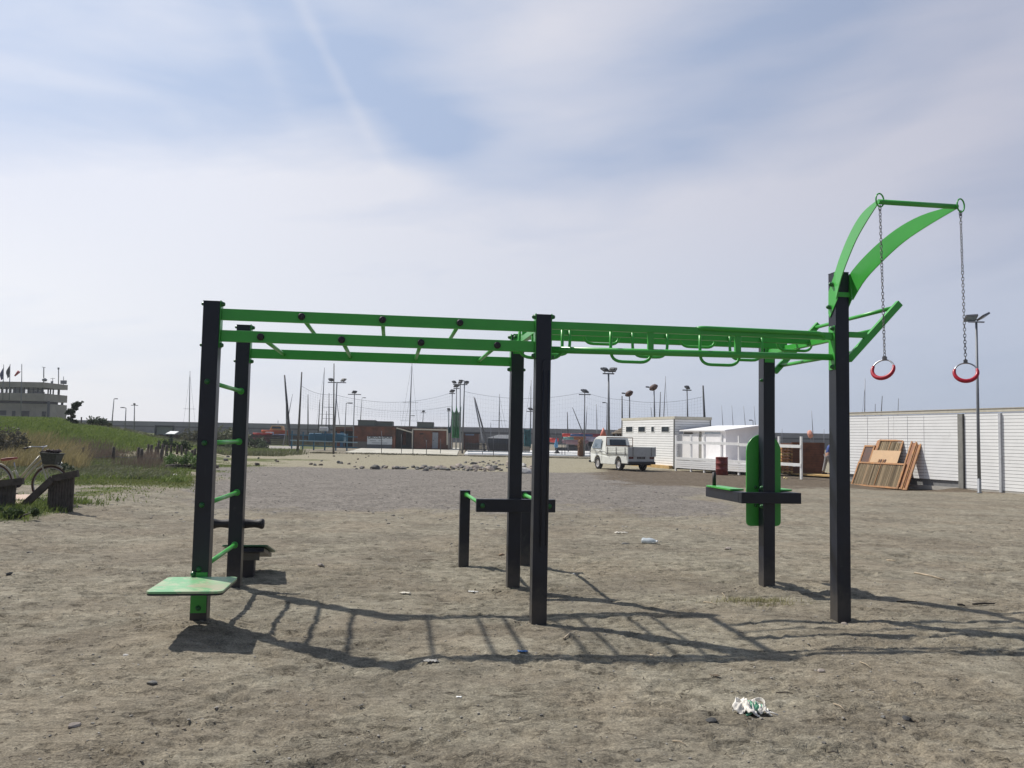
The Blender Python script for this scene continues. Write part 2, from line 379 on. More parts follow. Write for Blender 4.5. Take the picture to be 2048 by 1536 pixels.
# ------------------------------------------------------------------ ground
def build_ground():
    ys = [-900, -300, -100, -40, -15, -6, -2, 0, 1.2, 2.0, 2.6]; y = 2.7; dy = .02
    while y < 12: ys.append(y); y += dy; dy = .02 if y < 5 else .028
    while y < 420: ys.append(y); y += max(.028, (y-9)*.011)
    ys += [500, 700, 1000, 1600, 2600, 4500]
    core = np.linspace(-1, 1, 760); ts = np.concatenate([[-1-d for d in (60, 20, 8, 3, 1.2, .5, .2)], core, [1+d for d in (.2, .5, 1.2, 3, 8, 20, 60)]])
    ys = np.array(ys); wy = np.where(ys > 2.6, .76*(np.maximum(ys, 2.6)+3.3), 4.5)
    XX = ts[None, :]*wy[:, None]; YY = np.repeat(ys[:, None], len(ts), 1)
    ZZ = terrain(XX, YY)
    # shoe prints: heel and sole hollows with a pushed-up rim, in walking lines
    fr = random.Random(4); prints = []
    for k in range(16):
        x, y, a = fr.uniform(-4.5, 4.5), fr.uniform(3., 10.5), fr.uniform(0, 2*PI)
        for s in range(fr.randint(4, 9)):
            sd = .09 if s % 2 else -.09; prints.append((x+math.cos(a)*.62*s-math.sin(a)*sd, y+math.sin(a)*.62*s+math.cos(a)*sd, a+fr.uniform(-.15, .15), fr.uniform(.006, .015)))
    for x, y, a, dp in prints:
        i0, i1 = np.searchsorted(ys, [y-.3, y+.3]); sub_ = (slice(i0, i1), slice(None))
        if i1-i0 < 2: continue
        dx, dy = XX[sub_]-x, YY[sub_]-y; m_ = np.abs(dx) < .3; u = dx*math.cos(a)+dy*math.sin(a); v = -dx*math.sin(a)+dy*math.cos(a)
        v2 = v/(.045+.012*np.sin(u*14)); r2 = (u/.145)**2+v2**2; d_ = -dp*np.exp(-r2**2.2)+dp*.55*np.exp(-((np.sqrt(r2)-1.35)/.28)**2)
        d_ = d_*(1+.5*np.sin(u*190)*(r2 < 1)*(dp > .010)); ZZ[sub_] = ZZ[sub_]+np.where(m_, d_, 0)
    nr, nc = XX.shape; co_ = np.stack([XX, YY, ZZ], -1).reshape(-1, 3)
    i = np.arange(nr-1)[:, None]*nc+np.arange(nc-1)[None, :]; q = np.stack([i, i+1, i+nc+1, i+nc], -1).reshape(-1, 4)
    me = bpy.data.meshes.new('ground'); me.vertices.add(len(co_)); me.vertices.foreach_set('co', co_.ravel())
    me.loops.add(q.size); me.loops.foreach_set('vertex_index', q.ravel().astype(np.int32)); me.polygons.add(len(q))
    me.polygons.foreach_set('loop_start', (np.arange(len(q))*4).astype(np.int32)); me.polygons.foreach_set('loop_total', np.full(len(q), 4, np.int32))
    me.polygons.foreach_set('use_smooth', np.ones(len(q), bool)); me.update()
    # zones of real surface: gravel, pale sand, dark earth, turf
    x, y = XX.ravel(), YY.ravel(); wob = (fbm(x, y, .25, 4, 40)-.5)
    gr = sst(12.5, 22, y+wob*9-.25*np.abs(x+2))*sst(43, 38.5, y+wob*5)*sst(7.5, 4.5, x+wob*4-(y-20)*.07)*sst(-.40, -.33, x/np.maximum(y, 5)+wob*.12)
    pale = sst(38, 43, y+wob*4)*sst(75, 66, y)
    earth = sst(2.5, 6, x+wob*5-(y-40)*.05)*sst(27, 33, y+wob*5)*sst(50, 43, y+wob*4)
    turf = sst(-19, -24, x-wob*6)*sst(40, 47, y+wob*5)
    t2 = sst(.40, .52, fbm(x*.5, y, .5, 4, 60))*sst(-6.5, -10, x+.18*(y-14))*sst(16, 20, y)*sst(46, 40, y)
    t3 = sst(-7.7, -8.5, x+wob*2)*sst(12.8, 13.8, y+wob*2)*sst(18, 16.5, y+wob*2)*sst(.35, .5, fbm(x, y, .9, 3, 66))
    t4 = sst(-.20, -.36, x/np.maximum(y, 5)+wob*.3)*sst(36, 42, y+wob*6)*sst(60, 54, y)*sst(.42, .55, fbm(x*.5, y, .35, 3, 68)); t3 = np.maximum(t3, t4)
    pxx = 1024+x/np.maximum(y, 3)*F; t5 = sst(90, 170, pxx)*sst(410, 380, pxx)*sst(21., 23.5, y+wob*3)*sst(31.5, 29, y+wob*3)*sst(.36, .50, fbm(x*.4, y, .8, 3, 70)); t3 = np.maximum(t3, t5*.9)
    turf = np.maximum(np.maximum(turf, t2), t3)
    mud = sst(.52, .66, fbm(x*.55, y*1.1, 1.3, 4, 77))
    col = np.stack([gr, pale, earth, turf], -1).astype(np.float32)
    at = me.attributes.new('zone', 'FLOAT_COLOR', 'POINT'); at.data.foreach_set('color', col.ravel())
    a2 = me.attributes.new('mud', 'FLOAT', 'POINT'); a2.data.foreach_set('value', mud.astype(np.float32))
    m = bpy.data.materials.new('sandy_ground'); m.use_nodes = True; t = m.node_tree; q_ = NG(t); p = t.nodes['Principled BSDF']
    tcn = q_.node('ShaderNodeTexCoord').outputs['Object']; z = q_.node('ShaderNodeAttribute', attribute_name='zone'); zs = q_.node('ShaderNodeSeparateColor'); t.links.new(z.outputs['Color'], zs.inputs[0])
    md = q_.node('ShaderNodeAttribute', attribute_name='mud').outputs['Fac']
    mp0 = q_.node('ShaderNodeMapping'); mp0.inputs['Scale'].default_value = (.7, 1.15, 1); t.links.new(tcn, mp0.inputs[0]); mpv = mp0.outputs[0]
    nl = q_.noise(tcn, .55, 5, .6); nm = q_.noise(tcn, 5, 6, .65, .3); nf = q_.noise(tcn, 75, 3, .7); nf2 = q_.noise(tcn, 26, 4, .7)
    c = q_.mix(q_.mr(nm, .3, .7), (.188, .166, .124), (.308, .278, .214))
    c = q_.mix(q_.m('MULTIPLY', q_.mr(nl, .42, .62), .45), c, (.24, .195, .14))
    c = q_.mix(q_.m('MULTIPLY', md, .38), c, (.15, .127, .097))
    vog = q_.node('ShaderNodeTexVoronoi'); vog.inputs['Scale'].default_value = 16; t.links.new(mpv, vog.inputs['Vector']); vgs = q_.node('ShaderNodeSeparateColor'); t.links.new(vog.outputs['Color'], vgs.inputs[0])
    cg = q_.mix(q_.m('ADD', q_.m('MULTIPLY', vgs.outputs[0], .6), q_.m('MULTIPLY', q_.mr(nf2, .3, .7), .4)), (.10, .089, .077), (.295, .265, .232)); wz = q_.m('MULTIPLY', q_.m('SUBTRACT', q_.noise(tcn, 1.6, 6, .7, .5), .5), 1.6)
    zm = lambda v: q_.mr(q_.m('ADD', v, wz), .30, .70)
    c = q_.mix(zm(zs.outputs[0]), c, cg)
    cp = q_.mix(q_.mr(nm, .3, .7), (.235, .21, .148), (.355, .32, .23)); c = q_.mix(zm(zs.outputs[1]), c, cp)
    ce = q_.mix(q_.mr(nm, .3, .7), (.095, .074, .053), (.165, .13, .092)); c = q_.mix(zm(zs.outputs[2]), c, ce)
    ct = q_.mix(q_.mr(nm, .3, .7), (.06, .085, .022), (.145, .15, .05)); c = q_.mix(zm(z.outputs['Alpha']), c, ct)
    sc1 = q_.mr(q_.noise(mpv, 7, 8, .74, .8), .57, .66); c = q_.mix(q_.m('MULTIPLY', sc1, .40), c, (.095, .080, .060))
    sc2 = q_.mr(q_.noise(mpv, 2.2, 8, .72, .4), .40, .33); c = q_.mix(q_.m('MULTIPLY', sc2, .35), c, (.36, .335, .27))
    gz = q_.m('ADD', q_.m('MULTIPLY', q_.mr(q_.noise(mpv, 13, 4, .75), .38, .62), .28), .86); vg = q_.node('ShaderNodeVectorMath', operation='SCALE'); t.links.new(c, vg.inputs[0]); t.links.new(gz, vg.inputs[3]); c = vg.outputs[0]
    gb = q_.mr(nf, .3, .7, .68, 1.28); gc = q_.node('ShaderNodeVectorMath', operation='SCALE'); t.links.new(c, gc.inputs[0]); t.links.new(gb, gc.inputs[3])
    vo = q_.node('ShaderNodeTexVoronoi'); vo.inputs['Scale'].default_value = 22; t.links.new(tcn, vo.inputs['Vector'])
    spk = q_.mr(vo.outputs['Distance'], .14, .09); vs_ = q_.node('ShaderNodeSeparateColor'); t.links.new(vo.outputs['Color'], vs_.inputs[0])
    spk = q_.m('MULTIPLY', spk, q_.m('GREATER_THAN', vs_.outputs[0], .86))
    c = q_.mix(q_.m('MULTIPLY', spk, .6), gc.outputs[0], (.45, .42, .36))
    t.links.new(c, p.inputs['Base Color']); p.inputs['Roughness'].default_value = .95; p.inputs['Specular IOR Level'].default_value = .2
    b = q_.node('ShaderNodeBump'); b.inputs['Strength'].default_value = 1; b.inputs['Distance'].default_value = .02
    mp = q_.node('ShaderNodeMapping'); mp.inputs['Scale'].default_value = (.75, 1.25, 1); t.links.new(tcn, mp.inputs[0])
    hN = q_.m('ADD', q_.m('MULTIPLY', q_.noise(mp.outputs[0], 24, 6, .68, .5), 1.5), q_.m('MULTIPLY', nf, .35)); hN = q_.m('ADD', hN, q_.m('MULTIPLY', spk, .5)); hN = q_.m('SUBTRACT', hN, q_.m('MULTIPLY', sc1, .55))
    pk = q_.mr(q_.noise(tcn, .9, 4, .6, .6), .40, .62, .45, 1.1); hN = q_.m('MULTIPLY', hN, pk)
    t.links.new(hN, b.inputs['Height']); t.links.new(b.outputs[0], p.inputs['Normal'])
    me.materials.append(m); o = bpy.data.objects.new('ground', me); C.objects.link(o); return struct(o)
build_ground()

# ------------------------------------------------------------------ the exercise frame (one bolted piece)
gym = thing('exercise_frame', 'green and black outdoor exercise frame with monkey bars standing in the sandy ground', 'exercise frame', (GX, GY, 0), GA)
HS = .067
def bolt(par, c, axis, m=BOLT, r=.021):
    b = MB(); d = {'x': Vector((1, 0, 0)), '-x': Vector((-1, 0, 0)), '-y': Vector((0, -1, 0)), 'y': Vector((0, 1, 0)), 'z': Vector((0, 0, 1))}[axis]
    mt = d.to_track_quat('Z', 'Y').to_matrix(); b.lathe([(r*1.12, 0), (r*1.12, .004), (r*.95, .006), (r*.9, .018), (r*.6, .027), (.0, .030)], c, n=14, mtx=mt)
    return b.build('bolt', m, par)
def post(l, m, h, hs=HS, bev=.004):
    b = MB(); b.bb((l-hs, m-hs, -.15), (l+hs, m+hs, h)); p = b.build('post', BLACK, gym, bevel=bev)
    c = MB(); c.bb((l-hs-.002, m-hs-.002, h), (l+hs+.002, m+hs+.002, h+.006)); c.build('cap', BLACK, p, bevel=.002)
    return p
H = 2.70
P1, P4, P6 = post(-2.85, 0, H), post(0, 0, H), post(2.85, 0, 3.22)
P2, P3, P5 = post(-2.85, 1.53, H), post(0, 1.53, H), post(2.85, 1.53, H)
# monkey bar bay: four rails, upper and lower, on end plates
for m in (0, 1.53):
    for z0, z1 in ((2.553, 2.650), (2.370, 2.467)):
        b = MB(); b.bb((-2.774, m-.02, z0), (-.076, m+.02, z1)); b.build('rail', GREEN, gym, bevel=.004)
    for l, ax, sx in ((-2.783, 'x', 1), (-.067, '-x', -1)):
        b = MB(); b.bb((l, m-.05, 2.315), (l+sx*.008 if sx > 0 else l-.008, m+.05, 2.715)); p = b.build('end_plate', GREEN, gym, bevel=.002)
        l2 = l+sx*.009
        for z in (2.685, 2.335): bolt(p, (l2, m-.028 if m == 0 else m, z), ax)
    pp = P1 if m == 0 else P2
    for z in (2.685, 2.335): bolt(pp, (-2.85-HS, m, z), '-x', r=.016)
    pp = P4 if m == 0 else P3
    if m: bolt(pp, (HS, m, 2.335), 'x', r=.018)
for z, ls in ((2.606, (-2.112, -1.424, -.748)), (2.418, (-2.446, -1.768, -1.085, -.411))):
    for l in ls:
        b = MB(); b.tube([(l, -.02, z), (l, 1.55, z)], .0185, 12); r_ = b.build('rung', GREEN, gym)
        for s_ in (-1, 1):
            c = MB(); yy = -.02 if s_ < 0 else 1.55
            c.lathe([(.030, 0), (.031, .006), (.028, .022), (.018, .027), (0, .027)], (l, yy, z), n=16, mtx=Vector((0, s_, 0)).to_track_quat('Z', 'Y').to_matrix()); c.build('rung_cap', CAPB, r_)
# ladder between the left pair of posts
for z in (.471, .996, 1.509, 2.022):
    b = MB(); b.tube([(-2.85, HS, z), (-2.85, 1.53-HS, z)], .020, 12)
    for yy, s_ in ((HS, 1), (1.53-HS, -1)): b.lathe([(.034, 0), (.034, .004), (.021, .006)], (-2.85, yy, z), n=14, mtx=Vector((0, s_, 0)).to_track_quat('Z', 'Y').to_matrix())
    r_ = b.build('ladder_rung', GREEN, gym); bolt(r_, (-2.858, -HS, z), '-y', BOLT, .021)
# cross beams joining front and rear posts
for l in (0, 2.85):
    b = MB(); b.bb((l-.025, HS+.008, 2.585), (l+.025, 1.53-HS-.008, 2.645)); b.build('cross_beam', GREEN, gym, bevel=.004)
    for m, s_ in ((HS, 1), (1.53-HS, -1)):
        b = MB(); b.bb((l-.055, m, 2.50), (l+.055, m+s_*.008, 2.715)); p = b.build('end_plate', GREEN, gym, bevel=.002)
        for dl in (-.036, .036): bolt(p, (l+dl, m+s_*.009, 2.68), 'y' if s_ > 0 else '-y', r=.016)
# right bay: front top rail, two inner rails, low tube, hanging handles
b = MB(); b.bb((.076, -.025, 2.584), (2.774, .025, 2.652)); b.build('rail', GREEN, gym, bevel=.004)
for m in (.55, 1.1):
    b = MB(); b.bb((-.02, m-.026, 2.605 if m < 1 else 2.615), (2.87, m+.026, 2.695)); b.build('rail', GREEN, gym, bevel=.003)
b = MB(); b.tube([(.072, 0, 2.398), (2.778, 0, 2.420)], .031, 14); b.build('low_tube', GREEN, gym)
for l, sx, pp in ((HS, 1, P4), (2.85-HS, -1, P6)):
    b = MB(); b.bb((l, -.055, 2.30), (l+sx*.008, .055, 2.715)); p = b.build('end_plate', GREEN, gym, bevel=.002)
    for z in (2.69, 2.325): bolt(p, (l+sx*.009, -.03, z), 'x' if sx > 0 else '-x')
for px in (1301, 1475):
    q = M(px, 670, 0); b = MB(); b.bb((q.x-.027, -.018, 2.425), (q.x+.027, .018, 2.595)); b.build('strut', GREEN, gym, bevel=.003)
def arc_path(p0, p1, p2, p3, r, n=6):
    P = [Vector(p) for p in (p0, p1, p2, p3)]; out = [P[0]]
    for k in (1, 2):
        a = P[k]+(P[k-1]-P[k]).normalized()*r; c = P[k]+(P[k+1]-P[k]).normalized()*r
        for i in range(n+1):
            t = i/n; out.append(a*(1-t)**2+P[k]*2*t*(1-t)+c*t*t)
    return out+[P[3]]
def loop(pxl, pxr, py, m, ztop, slant=0):
    a, c = M(pxl, py, m), M(pxr, py, m); z = (a.z+c.z)/2+.014; l0, l1 = a.x+.014, c.x-.014
    b = MB(); b.tube(arc_path((l0, m, ztop), (l0, m, z), (l1, m, z), (l1, m, ztop), min(.11, (ztop-z)*.75)), .0145, 10); return b.build('hanging_handle', GREEN, gym)
for xl, xr, y in ((1035, 1127, 719), (1218, 1306, 727), (1397, 1482, 733)): loop(xl, xr, y, .045, 2.60)
for xl, xr, y in ((1062, 1142, 712), (1262, 1337, 717), (1457, 1527, 723)): loop(xl, xr, y, .50, 2.655)
for xl, xr, y in ((1165, 1241, 691), (1358, 1433, 697), (1552, 1626, 704)): loop(xl, xr, y, .80, 2.69)
for m, r_ in ((.80, .018),):
    b = MB(); b.tube([(.0, m, 2.672), (2.85, m, 2.672)], r_, 10); b.build('rail', GREEN, gym)
b = MB(); q0, q1 = M(1396, 658, -.045), M(1652, 664, -.045)
b.tube(arc_path((q0.x, .03, q0.z+.008), (q0.x+.02, -.045, q0.z+.012), (q1.x-.02, -.045, q0.z+.004), (q1.x, .0, q0.z-.035), .07), .020, 10); b.build('grip_tube', GREEN, gym)
# leaning pull-up rack on the right-hand side
for m, e in ((0, .0), (1.53, -.01)):
    b = MB(); b.bar((2.85+HS+.028, m, 2.40), (2.85+HS+.56, m, 2.965), .045, .065, (-.7, 0, .7)); b.build('leaning_bar', GREEN, gym, bevel=.004)
    b = MB(); b.bb((2.85+HS+.006, m-.02, 2.615), (2.85+HS+.215, m+.02, 2.667)); b.build('brace', GREEN, gym, bevel=.003)
    b = MB(); b.bb((2.85+HS, m-.05, 2.34), (2.85+HS+.008, m+.05, 2.72)); b.build('end_plate', GREEN, gym)
for t in (.13, .52, .93):
    l, z = 2.85+HS+.028+t*.532, 2.40+t*.565
    b = MB(); b.tube([(l, .02, z), (l, 1.51, z)], .020, 12); b.build('pull_up_bar', GREEN, gym)
# curved arms carrying the ring bar
def arm(side):
    s_ = side; prof_u = [(-.067, 3.205), (-.22, 3.318), (-.43, 3.435), (-.66, 3.525), (-.90, 3.570), (-1.19, 3.570)]
    prof_l = [(-.105, 2.955), (-.25, 3.115), (-.44, 3.245), (-.68, 3.375), (-.93, 3.462), (-1.21, 3.538)]
    def P(m, z, dx): return (2.85+s_*(HS+.0085+dx+max(0, -m-.09)*.238), m, z)
    n = 18; rows = []
    def lerp(pr, t):
        k = t*(len(pr)-1); i = min(int(k), len(pr)-2); f = k-i
        p = [pr[max(i-1, 0)], pr[i], pr[i+1], pr[min(i+2, len(pr)-1)]]
        return tuple(.5*((2*p[1][a])+(-p[0][a]+p[2][a])*f+(2*p[0][a]-5*p[1][a]+4*p[2][a]-p[3][a])*f*f+(-p[0][a]+3*p[1][a]-3*p[2][a]+p[3][a])*f**3) for a in (0, 1))
    b = MB(); V = []; 
    for i in range(n+1):
        u, l = lerp(prof_u, i/n), lerp(prof_l, i/n)
        V += [P(*u, 0), P(*l, 0), P(*l, .009), P(*u, .009)]
    fs = []
    for i in range(n):
        for j in range(4): fs.append((4*i+j, 4*i+(j+1) % 4, 4*i+4+(j+1) % 4, 4*i+4+j))
    fs += [(0, 1, 2, 3), (4*n+3, 4*n+2, 4*n+1, 4*n)]
    b.add(V, fs)
    o = b.build('curved_arm', GREEN, gym)
    # gusset plate on the side of the post
    b = MB(); x = 2.85+s_*(HS+.002)
    b.prism([(x, .050, 3.05), (x, -.02, 3.15), (x, -.068, 3.207), (x, -.11, 2.96), (x, .03, 2.80), (x, .055, 2.84)], (s_*.006, 0, 0)); gp = b.build('gusset_plate', GREEN, gym)
    for m, z in ((-.025, 3.11), (.02, 2.90)): bolt(gp, (x+s_*.015, m, z), 'x' if s_ > 0 else '-x')
    return P(-1.215, 3.553, .005)
tL, tR = arm(-1), arm(1)
b = MB(); b.bb((2.85-HS-.004, -HS-.012, 2.985), (2.85+HS+.004, -HS-.002, 3.03)); b.build('clamp_band', GREEN, gym, bevel=.002)
b = MB(); b.tube([tL, tR], .021, 14); b.build('ring_bar', GREEN, gym)
rings = []
for k, (p, sd) in enumerate(((Vector(tL)+Vector((.012, -.005, .0)), 0), (Vector(tR)+Vector((.028, -.005, .0)), 1))):
    b = MB(); rr = .047; c = p+Vector((0, 0, .012))
    rot = Matrix.Rotation(R(20), 3, 'Z')
    b.tube([c+rot@Vector((rr*math.cos(a)*1., 0, rr*math.sin(a)*1.15)) for a in [2*PI*i/20 for i in range(20)]], .0062, 8, closed=True); b.build('eye_ring', GREEN, gym); rings.append(c)
# pole grip strip on the face of the middle front post
b = MB(); l0, l1, z0, z1 = -.012, .057, .60, 2.27
pts = []
for i in range(9): a = PI*i/8; pts.append((l1-(l1-l0)/2+(l1-l0)/2*math.cos(a), -HS-.002, z1+.02*math.sin(a)*1.6))
outl = [(l1, -HS-.002, z0+.02)]+pts+[(l0, -HS-.002, z0+.02), ((l0+l1)/2, -HS-.002, z0)]
b.prism(outl, (0, -.012, 0)); inn = b.build('cover_strip', BLACK, P4, bevel=.003)
b = MB(); b.tube([(.045, -HS-.016, .66), (.045, -HS-.016, 2.2)], .006, 8); b.tube([(-.002, -HS-.016, .66), (-.002, -HS-.016, 2.2)], .006, 8); b.build('raised_edge', BLACK, P4)
# step board on the front of the left front post
def board(l, m0, m1, z, wf, wb, th=.018, rad=.05, matn='step'):
    out = []
    for (cx, cy, a0, r_) in ((wf-rad, m0+rad, -90, rad), (wb-rad, m1-rad, 0, rad), (-wb+rad, m1-rad, 90, rad), (-wf+rad, m0+rad, 180, rad)):
        for i in range(6): a = R(a0+90*i/5); out.append((l+cx+r_*math.cos(a), cy+r_*math.sin(a), z))
    b = MB(); b.prism(out, (0, 0, th)); return b
STEPM = bpy.data.materials.new('worn_step_paint'); STEPM.use_nodes = True; _q = NG(STEPM.node_tree); _p = STEPM.node_tree.nodes['Principled BSDF']
_t = _q.node('ShaderNodeTexCoord').outputs['Object']; _n = _q.noise(_t, 7, 5, .6, 1.2); _n2 = _q.noise(_t, 3.2, 4, .6, .8)
_c = _q.mix(_q.mr(_n, .46, .60), (.20, .46, .22), (.40, .50, .30)); _c = _q.mix(_q.m('MULTIPLY', _q.mr(_n2, .48, .60), .7), _c, (.46, .37, .27))
STEPM.node_tree.links.new(_c, _p.inputs['Base Color']); _p.inputs['Roughness'].default_value = .4
s0 = board(-2.818, -.735, -HS-.012, .392, .276, .276).build('step_board', STEPM, gym, bevel=.003)
board(-2.818, -.733, -HS-.014, .3785, .274, .274, .0125).build('stiffener', BLACK, s0)
b = MB(); b.bb((-2.85-.062, -HS-.010, .115), (-2.85+.062, -HS-.001, .445)); bp = b.build('bracket_plate', GREEN, gym, bevel=.002)
bolt(bp, (-2.90, -HS-.011, .432), '-y', r=.02); bolt(bp, (-2.85, -HS-.011, .155), '-y', r=.02)
b = MB(); b.prism([(-2.85-.05, -HS-.011, .372), (-2.85-.05, -.25, .372), (-2.85-.05, -HS-.011, .30)], (.008, 0, 0)); b.prism([(-2.85+.042, -HS-.011, .372), (-2.85+.042, -.25, .372), (-2.85+.042, -HS-.011, .30)], (.008, 0, 0)); b.build('gusset_plate', GREEN, gym)
# sit-up bench behind the left rear post
b = MB(); b.bb((-2.87-.07, 2.42, -.1), (-2.87+.07, 2.55, .20)); b.build('bench_leg', CAPB, gym, bevel=.003)
b = MB(); b.bb((-2.94, 2.40, .18), (-2.74, 2.41, .285)); b.build('bench_bracket', mat('dull_bracket', (.10, .10, .09), .5, .3), gym)
b = MB(); b.bar((-2.87, 2.24, .318), (-2.87, 2.86, .175), .40, .045); b.build('bench_frame', BLACK, gym, bevel=.003)
bo_ = board(0, -.36, .36, -.008, .245, .245, .016); tl = math.atan2(-.16, .69); mt_ = Matrix.Translation((-2.87, 2.54, .29))@Matrix.Rotation(tl, 4, 'X'); bo_.v = [tuple(mt_@Vector(v)) for v in bo_.v]; bo_.build('bench_board', mat('dark_green_board', (.02, .10, .045), .4), gym, bevel=.003)
prof = [(.0, -.265), (.040, -.265), (.052, -.255), (.053, -.235), (.044, -.21), (.038, -.17), (.042, -.12), (.052, -.05), (.054, 0), (.052, .05), (.042, .12), (.038, .17), (.044, .21), (.053, .235), (.052, .255), (.040, .265), (0, .265)]
b = MB(); b.lathe(prof, (-2.865, 1.53+HS+.085, .66), axis='X', n=20); b.build('foot_roller', mat('black_foam', (.022, .018, .022), .6), gym)
b = MB(); b.bb((-2.88, 1.53+HS, .60), (-2.82, 1.53+HS+.06, .66)); b.build('roller_bracket', BLACK, gym)
# dip station behind the middle rear post
b = MB(); b.bb((-.42, 1.53-HS-.075, .822), (.42, 1.53-HS-.002, .957)); db = b.build('dip_beam', BLACK, gym, bevel=.004)
bolt(db, (-.355, 1.53-HS-.076, .888), '-y', r=.024); bolt(db, (.355, 1.53-HS-.076, .888), '-y', r=.024)
for s_ in (-1, 1):
    post(s_*.385, 3.14, .93, .062)
    b = MB(); b.tube([(s_*.355, 1.53-HS, .893), (s_*.37, 3.08, .885)], .021, 12)
    b.lathe([(.034, 0), (.034, .004), (.021, .006)], (s_*.37, 3.08, .885), n=14, mtx=Vector((0, -1, 0)).to_track_quat('Z', 'Y').to_matrix()); b.build('dip_bar', GREEN, gym)
# knee-raise station on the right rear post
cx = 2.835
b = MB(); b.bb((cx-.35, 1.53-HS-.09, .935), (cx+.345, 1.53-HS-.002, 1.055)); b.build('station_beam', BLACK, gym, bevel=.004)
for s_ in (-1, 1):
    b = MB(); x = cx+s_*.287 if s_ > 0 else cx-.29; b.bb((x-.06, 1.53-HS, .937), (x+.055, 2.42, 1.053)); ab = b.build('arm_beam', BLACK, gym, bevel=.004)
    b = board(x, 1.62, 2.36, 1.058, .085, .085, .02, .03); pd = b.build('elbow_pad', GREEN, ab, bevel=.003)
b = MB(); b.tube([(cx-.29, 2.30, 1.07), (cx-.29, 2.30, 1.235)], .0225, 12); b.build('hand_grip', CAPB, gym)
b = MB(); out = []; bw, z0, z1 = .205, .665, 1.70; m_ = 1.53+HS+.03
for i in range(5): a = R(-90+90*i/4); out.append((2.86+bw-.05+.05*math.cos(a), m_, z0+.05+.05*math.sin(a)))
for i in range(13): a = PI*i/12; out.append((2.86+bw*math.cos(a), m_, z1-bw*.93+bw*.93*math.sin(a)))
for i in range(5): a = R(180+90*i/4); out.append((2.86-bw+.05+.05*math.cos(a), m_, z0+.05+.05*math.sin(a)))
b.prism(out, (0, .018, 0)); bk = b.build('backrest', GREEN, gym, bevel=.003)
for z in (.8, 1.2):
    b = MB(); b.bb((2.86-.05, 1.53+HS, z), (2.86+.05, m_-.001, z+.06)); b.build('backrest_mount', BLACK, gym)
for dl, z in ((-.10, 1.10), (-.10, .895), (.10, 1.10), (.10, .895)): bolt(bk, (2.86+dl, m_-.001, z), '-y', r=.017)
bolt(P5, (2.85-HS, 1.50, 1.10), '-x', BOLT, .022); bolt(P5, (2.85-HS, 1.50, .895), '-x', BOLT, .022); bolt(P5, (2.85-HS, 1.50, 2.30), '-x', BOLT, .018)

# hanging gymnastic rings (each swings on its own chain)
def link_chain(p0, p1, pitch=.0255):
    p0, p1 = Vector(p0), Vector(p1); d = p1-p0; n = max(2, int(d.length/pitch)); b = MB()
    for i in range(n):
        c = p0+d*((i+.5)/n); a = R(-15 if i % 2 else 70)+random.uniform(-.3, .3)+.5*math.sin(i*.13); ux = Vector((math.cos(a), math.sin(a), 0)); r1, r2 = .0092, .0175
        pts = [c+ux*(r1*math.cos(t))+Vector((0, 0, 1))*(r2*math.sin(t)) for t in [2*PI*j/10 for j in range(10)]]
        b.tube(pts, .0028, 5, closed=True)
    return b
for k, (c, px, py, yaw, lab) in enumerate(((rings[0], 1766, 738, -46, 'red gripped gym ring on the left chain, next to the tall black post'), (rings[1], 1928, 744, -27, 'red gripped gym ring on the right chain, overlapping the grey floodlight pole'))):
    wp = L2W(c.x, c.y, c.z-.05)
    zr = A(px, py, wp.y).z; rad = .083; tk, tcs = .42, .905
    rt = thing('gymnastic_ring', lab, 'gym ring', (wp.x+(.012 if k == 0 else .02), wp.y, zr), R(yaw), 'gym rings hanging on chains')
    b = MB(); b.tube([(rad*math.cos(a), rad*math.sin(a)*tk, rad*math.sin(a)*tcs) for a in [2*PI*i/32 for i in range(32)]], .006, 8, closed=True); b.build('steel_hoop', STEEL, rt)
    gp = [(math.cos(a), math.sin(a)) for a in [R(160+220*i/26) for i in range(27)]]
    b = MB(); b.tube([(rad*x, rad*z*tk, rad*z*tcs) for x, z in gp], [.010+.0065*max(0,math.sin(PI*i/26))**.5 for i in range(27)], 12); b.build('grip', REDG, rt)
    link_chain((0, rad*tk, rad*tcs+.03), ((-.012 if k == 0 else -.02), 0, wp.z-zr)).build('chain', CHAIN, rt)
    b = MB(); b.box((0, rad*tk, rad*tcs+.012), (.03, .022, .028)); b.lathe([(.01, 0), (.01, .03)], (0, rad*tk-.015, rad*tcs+.024), axis='Y', n=8); b.build('shackle', CHAIN, rt)
    q = Vector(((-.012 if k == 0 else -.02), 0, wp.z-zr)); b = MB(); b.tube([q+Vector((.010*math.cos(a), 0, -.012+.024*math.sin(a))) for a in [2*PI*i/12 for i in range(12)]], .003, 6, closed=True); b.build('hook', CHAIN, rt)

# ------------------------------------------------------------------ breakwater wall
w0, w1 = A(-150, 842, 252), A(2300, 871, 222)
bw = thing('breakwater_wall', 'long dark concrete breakwater wall closing off the harbour along the horizon', 'harbour wall')
d = (w1-w0); d.z = 0; d.normalize(); a_, b_ = Vector((w0.x, w0.y, 0))-d*260, Vector((w1.x, w1.y, 0))+d*260
def wallbox(z0, z1, t, off, m, nm):
    n = Vector((-d.y, d.x, 0)); b = MB(); p, q = a_+n*off, b_+n*off
    b.prism([(p.x, p.y, z0), (q.x, q.y, z0), (q.x, q.y, z1), (p.x, p.y, z1)], n*t); return b.build(nm, m, bw)
wallbox(-.5, 2.75, 4, 0, WALLM, 'lower_wall'); wallbox(2.75, 3.15, 3.9, .06, mat('ledge_shadow_gap', (.04, .042, .05), .9), 'recess_band'); wallbox(3.15, 4.45, 3.2, .0, WALLT, 'parapet')
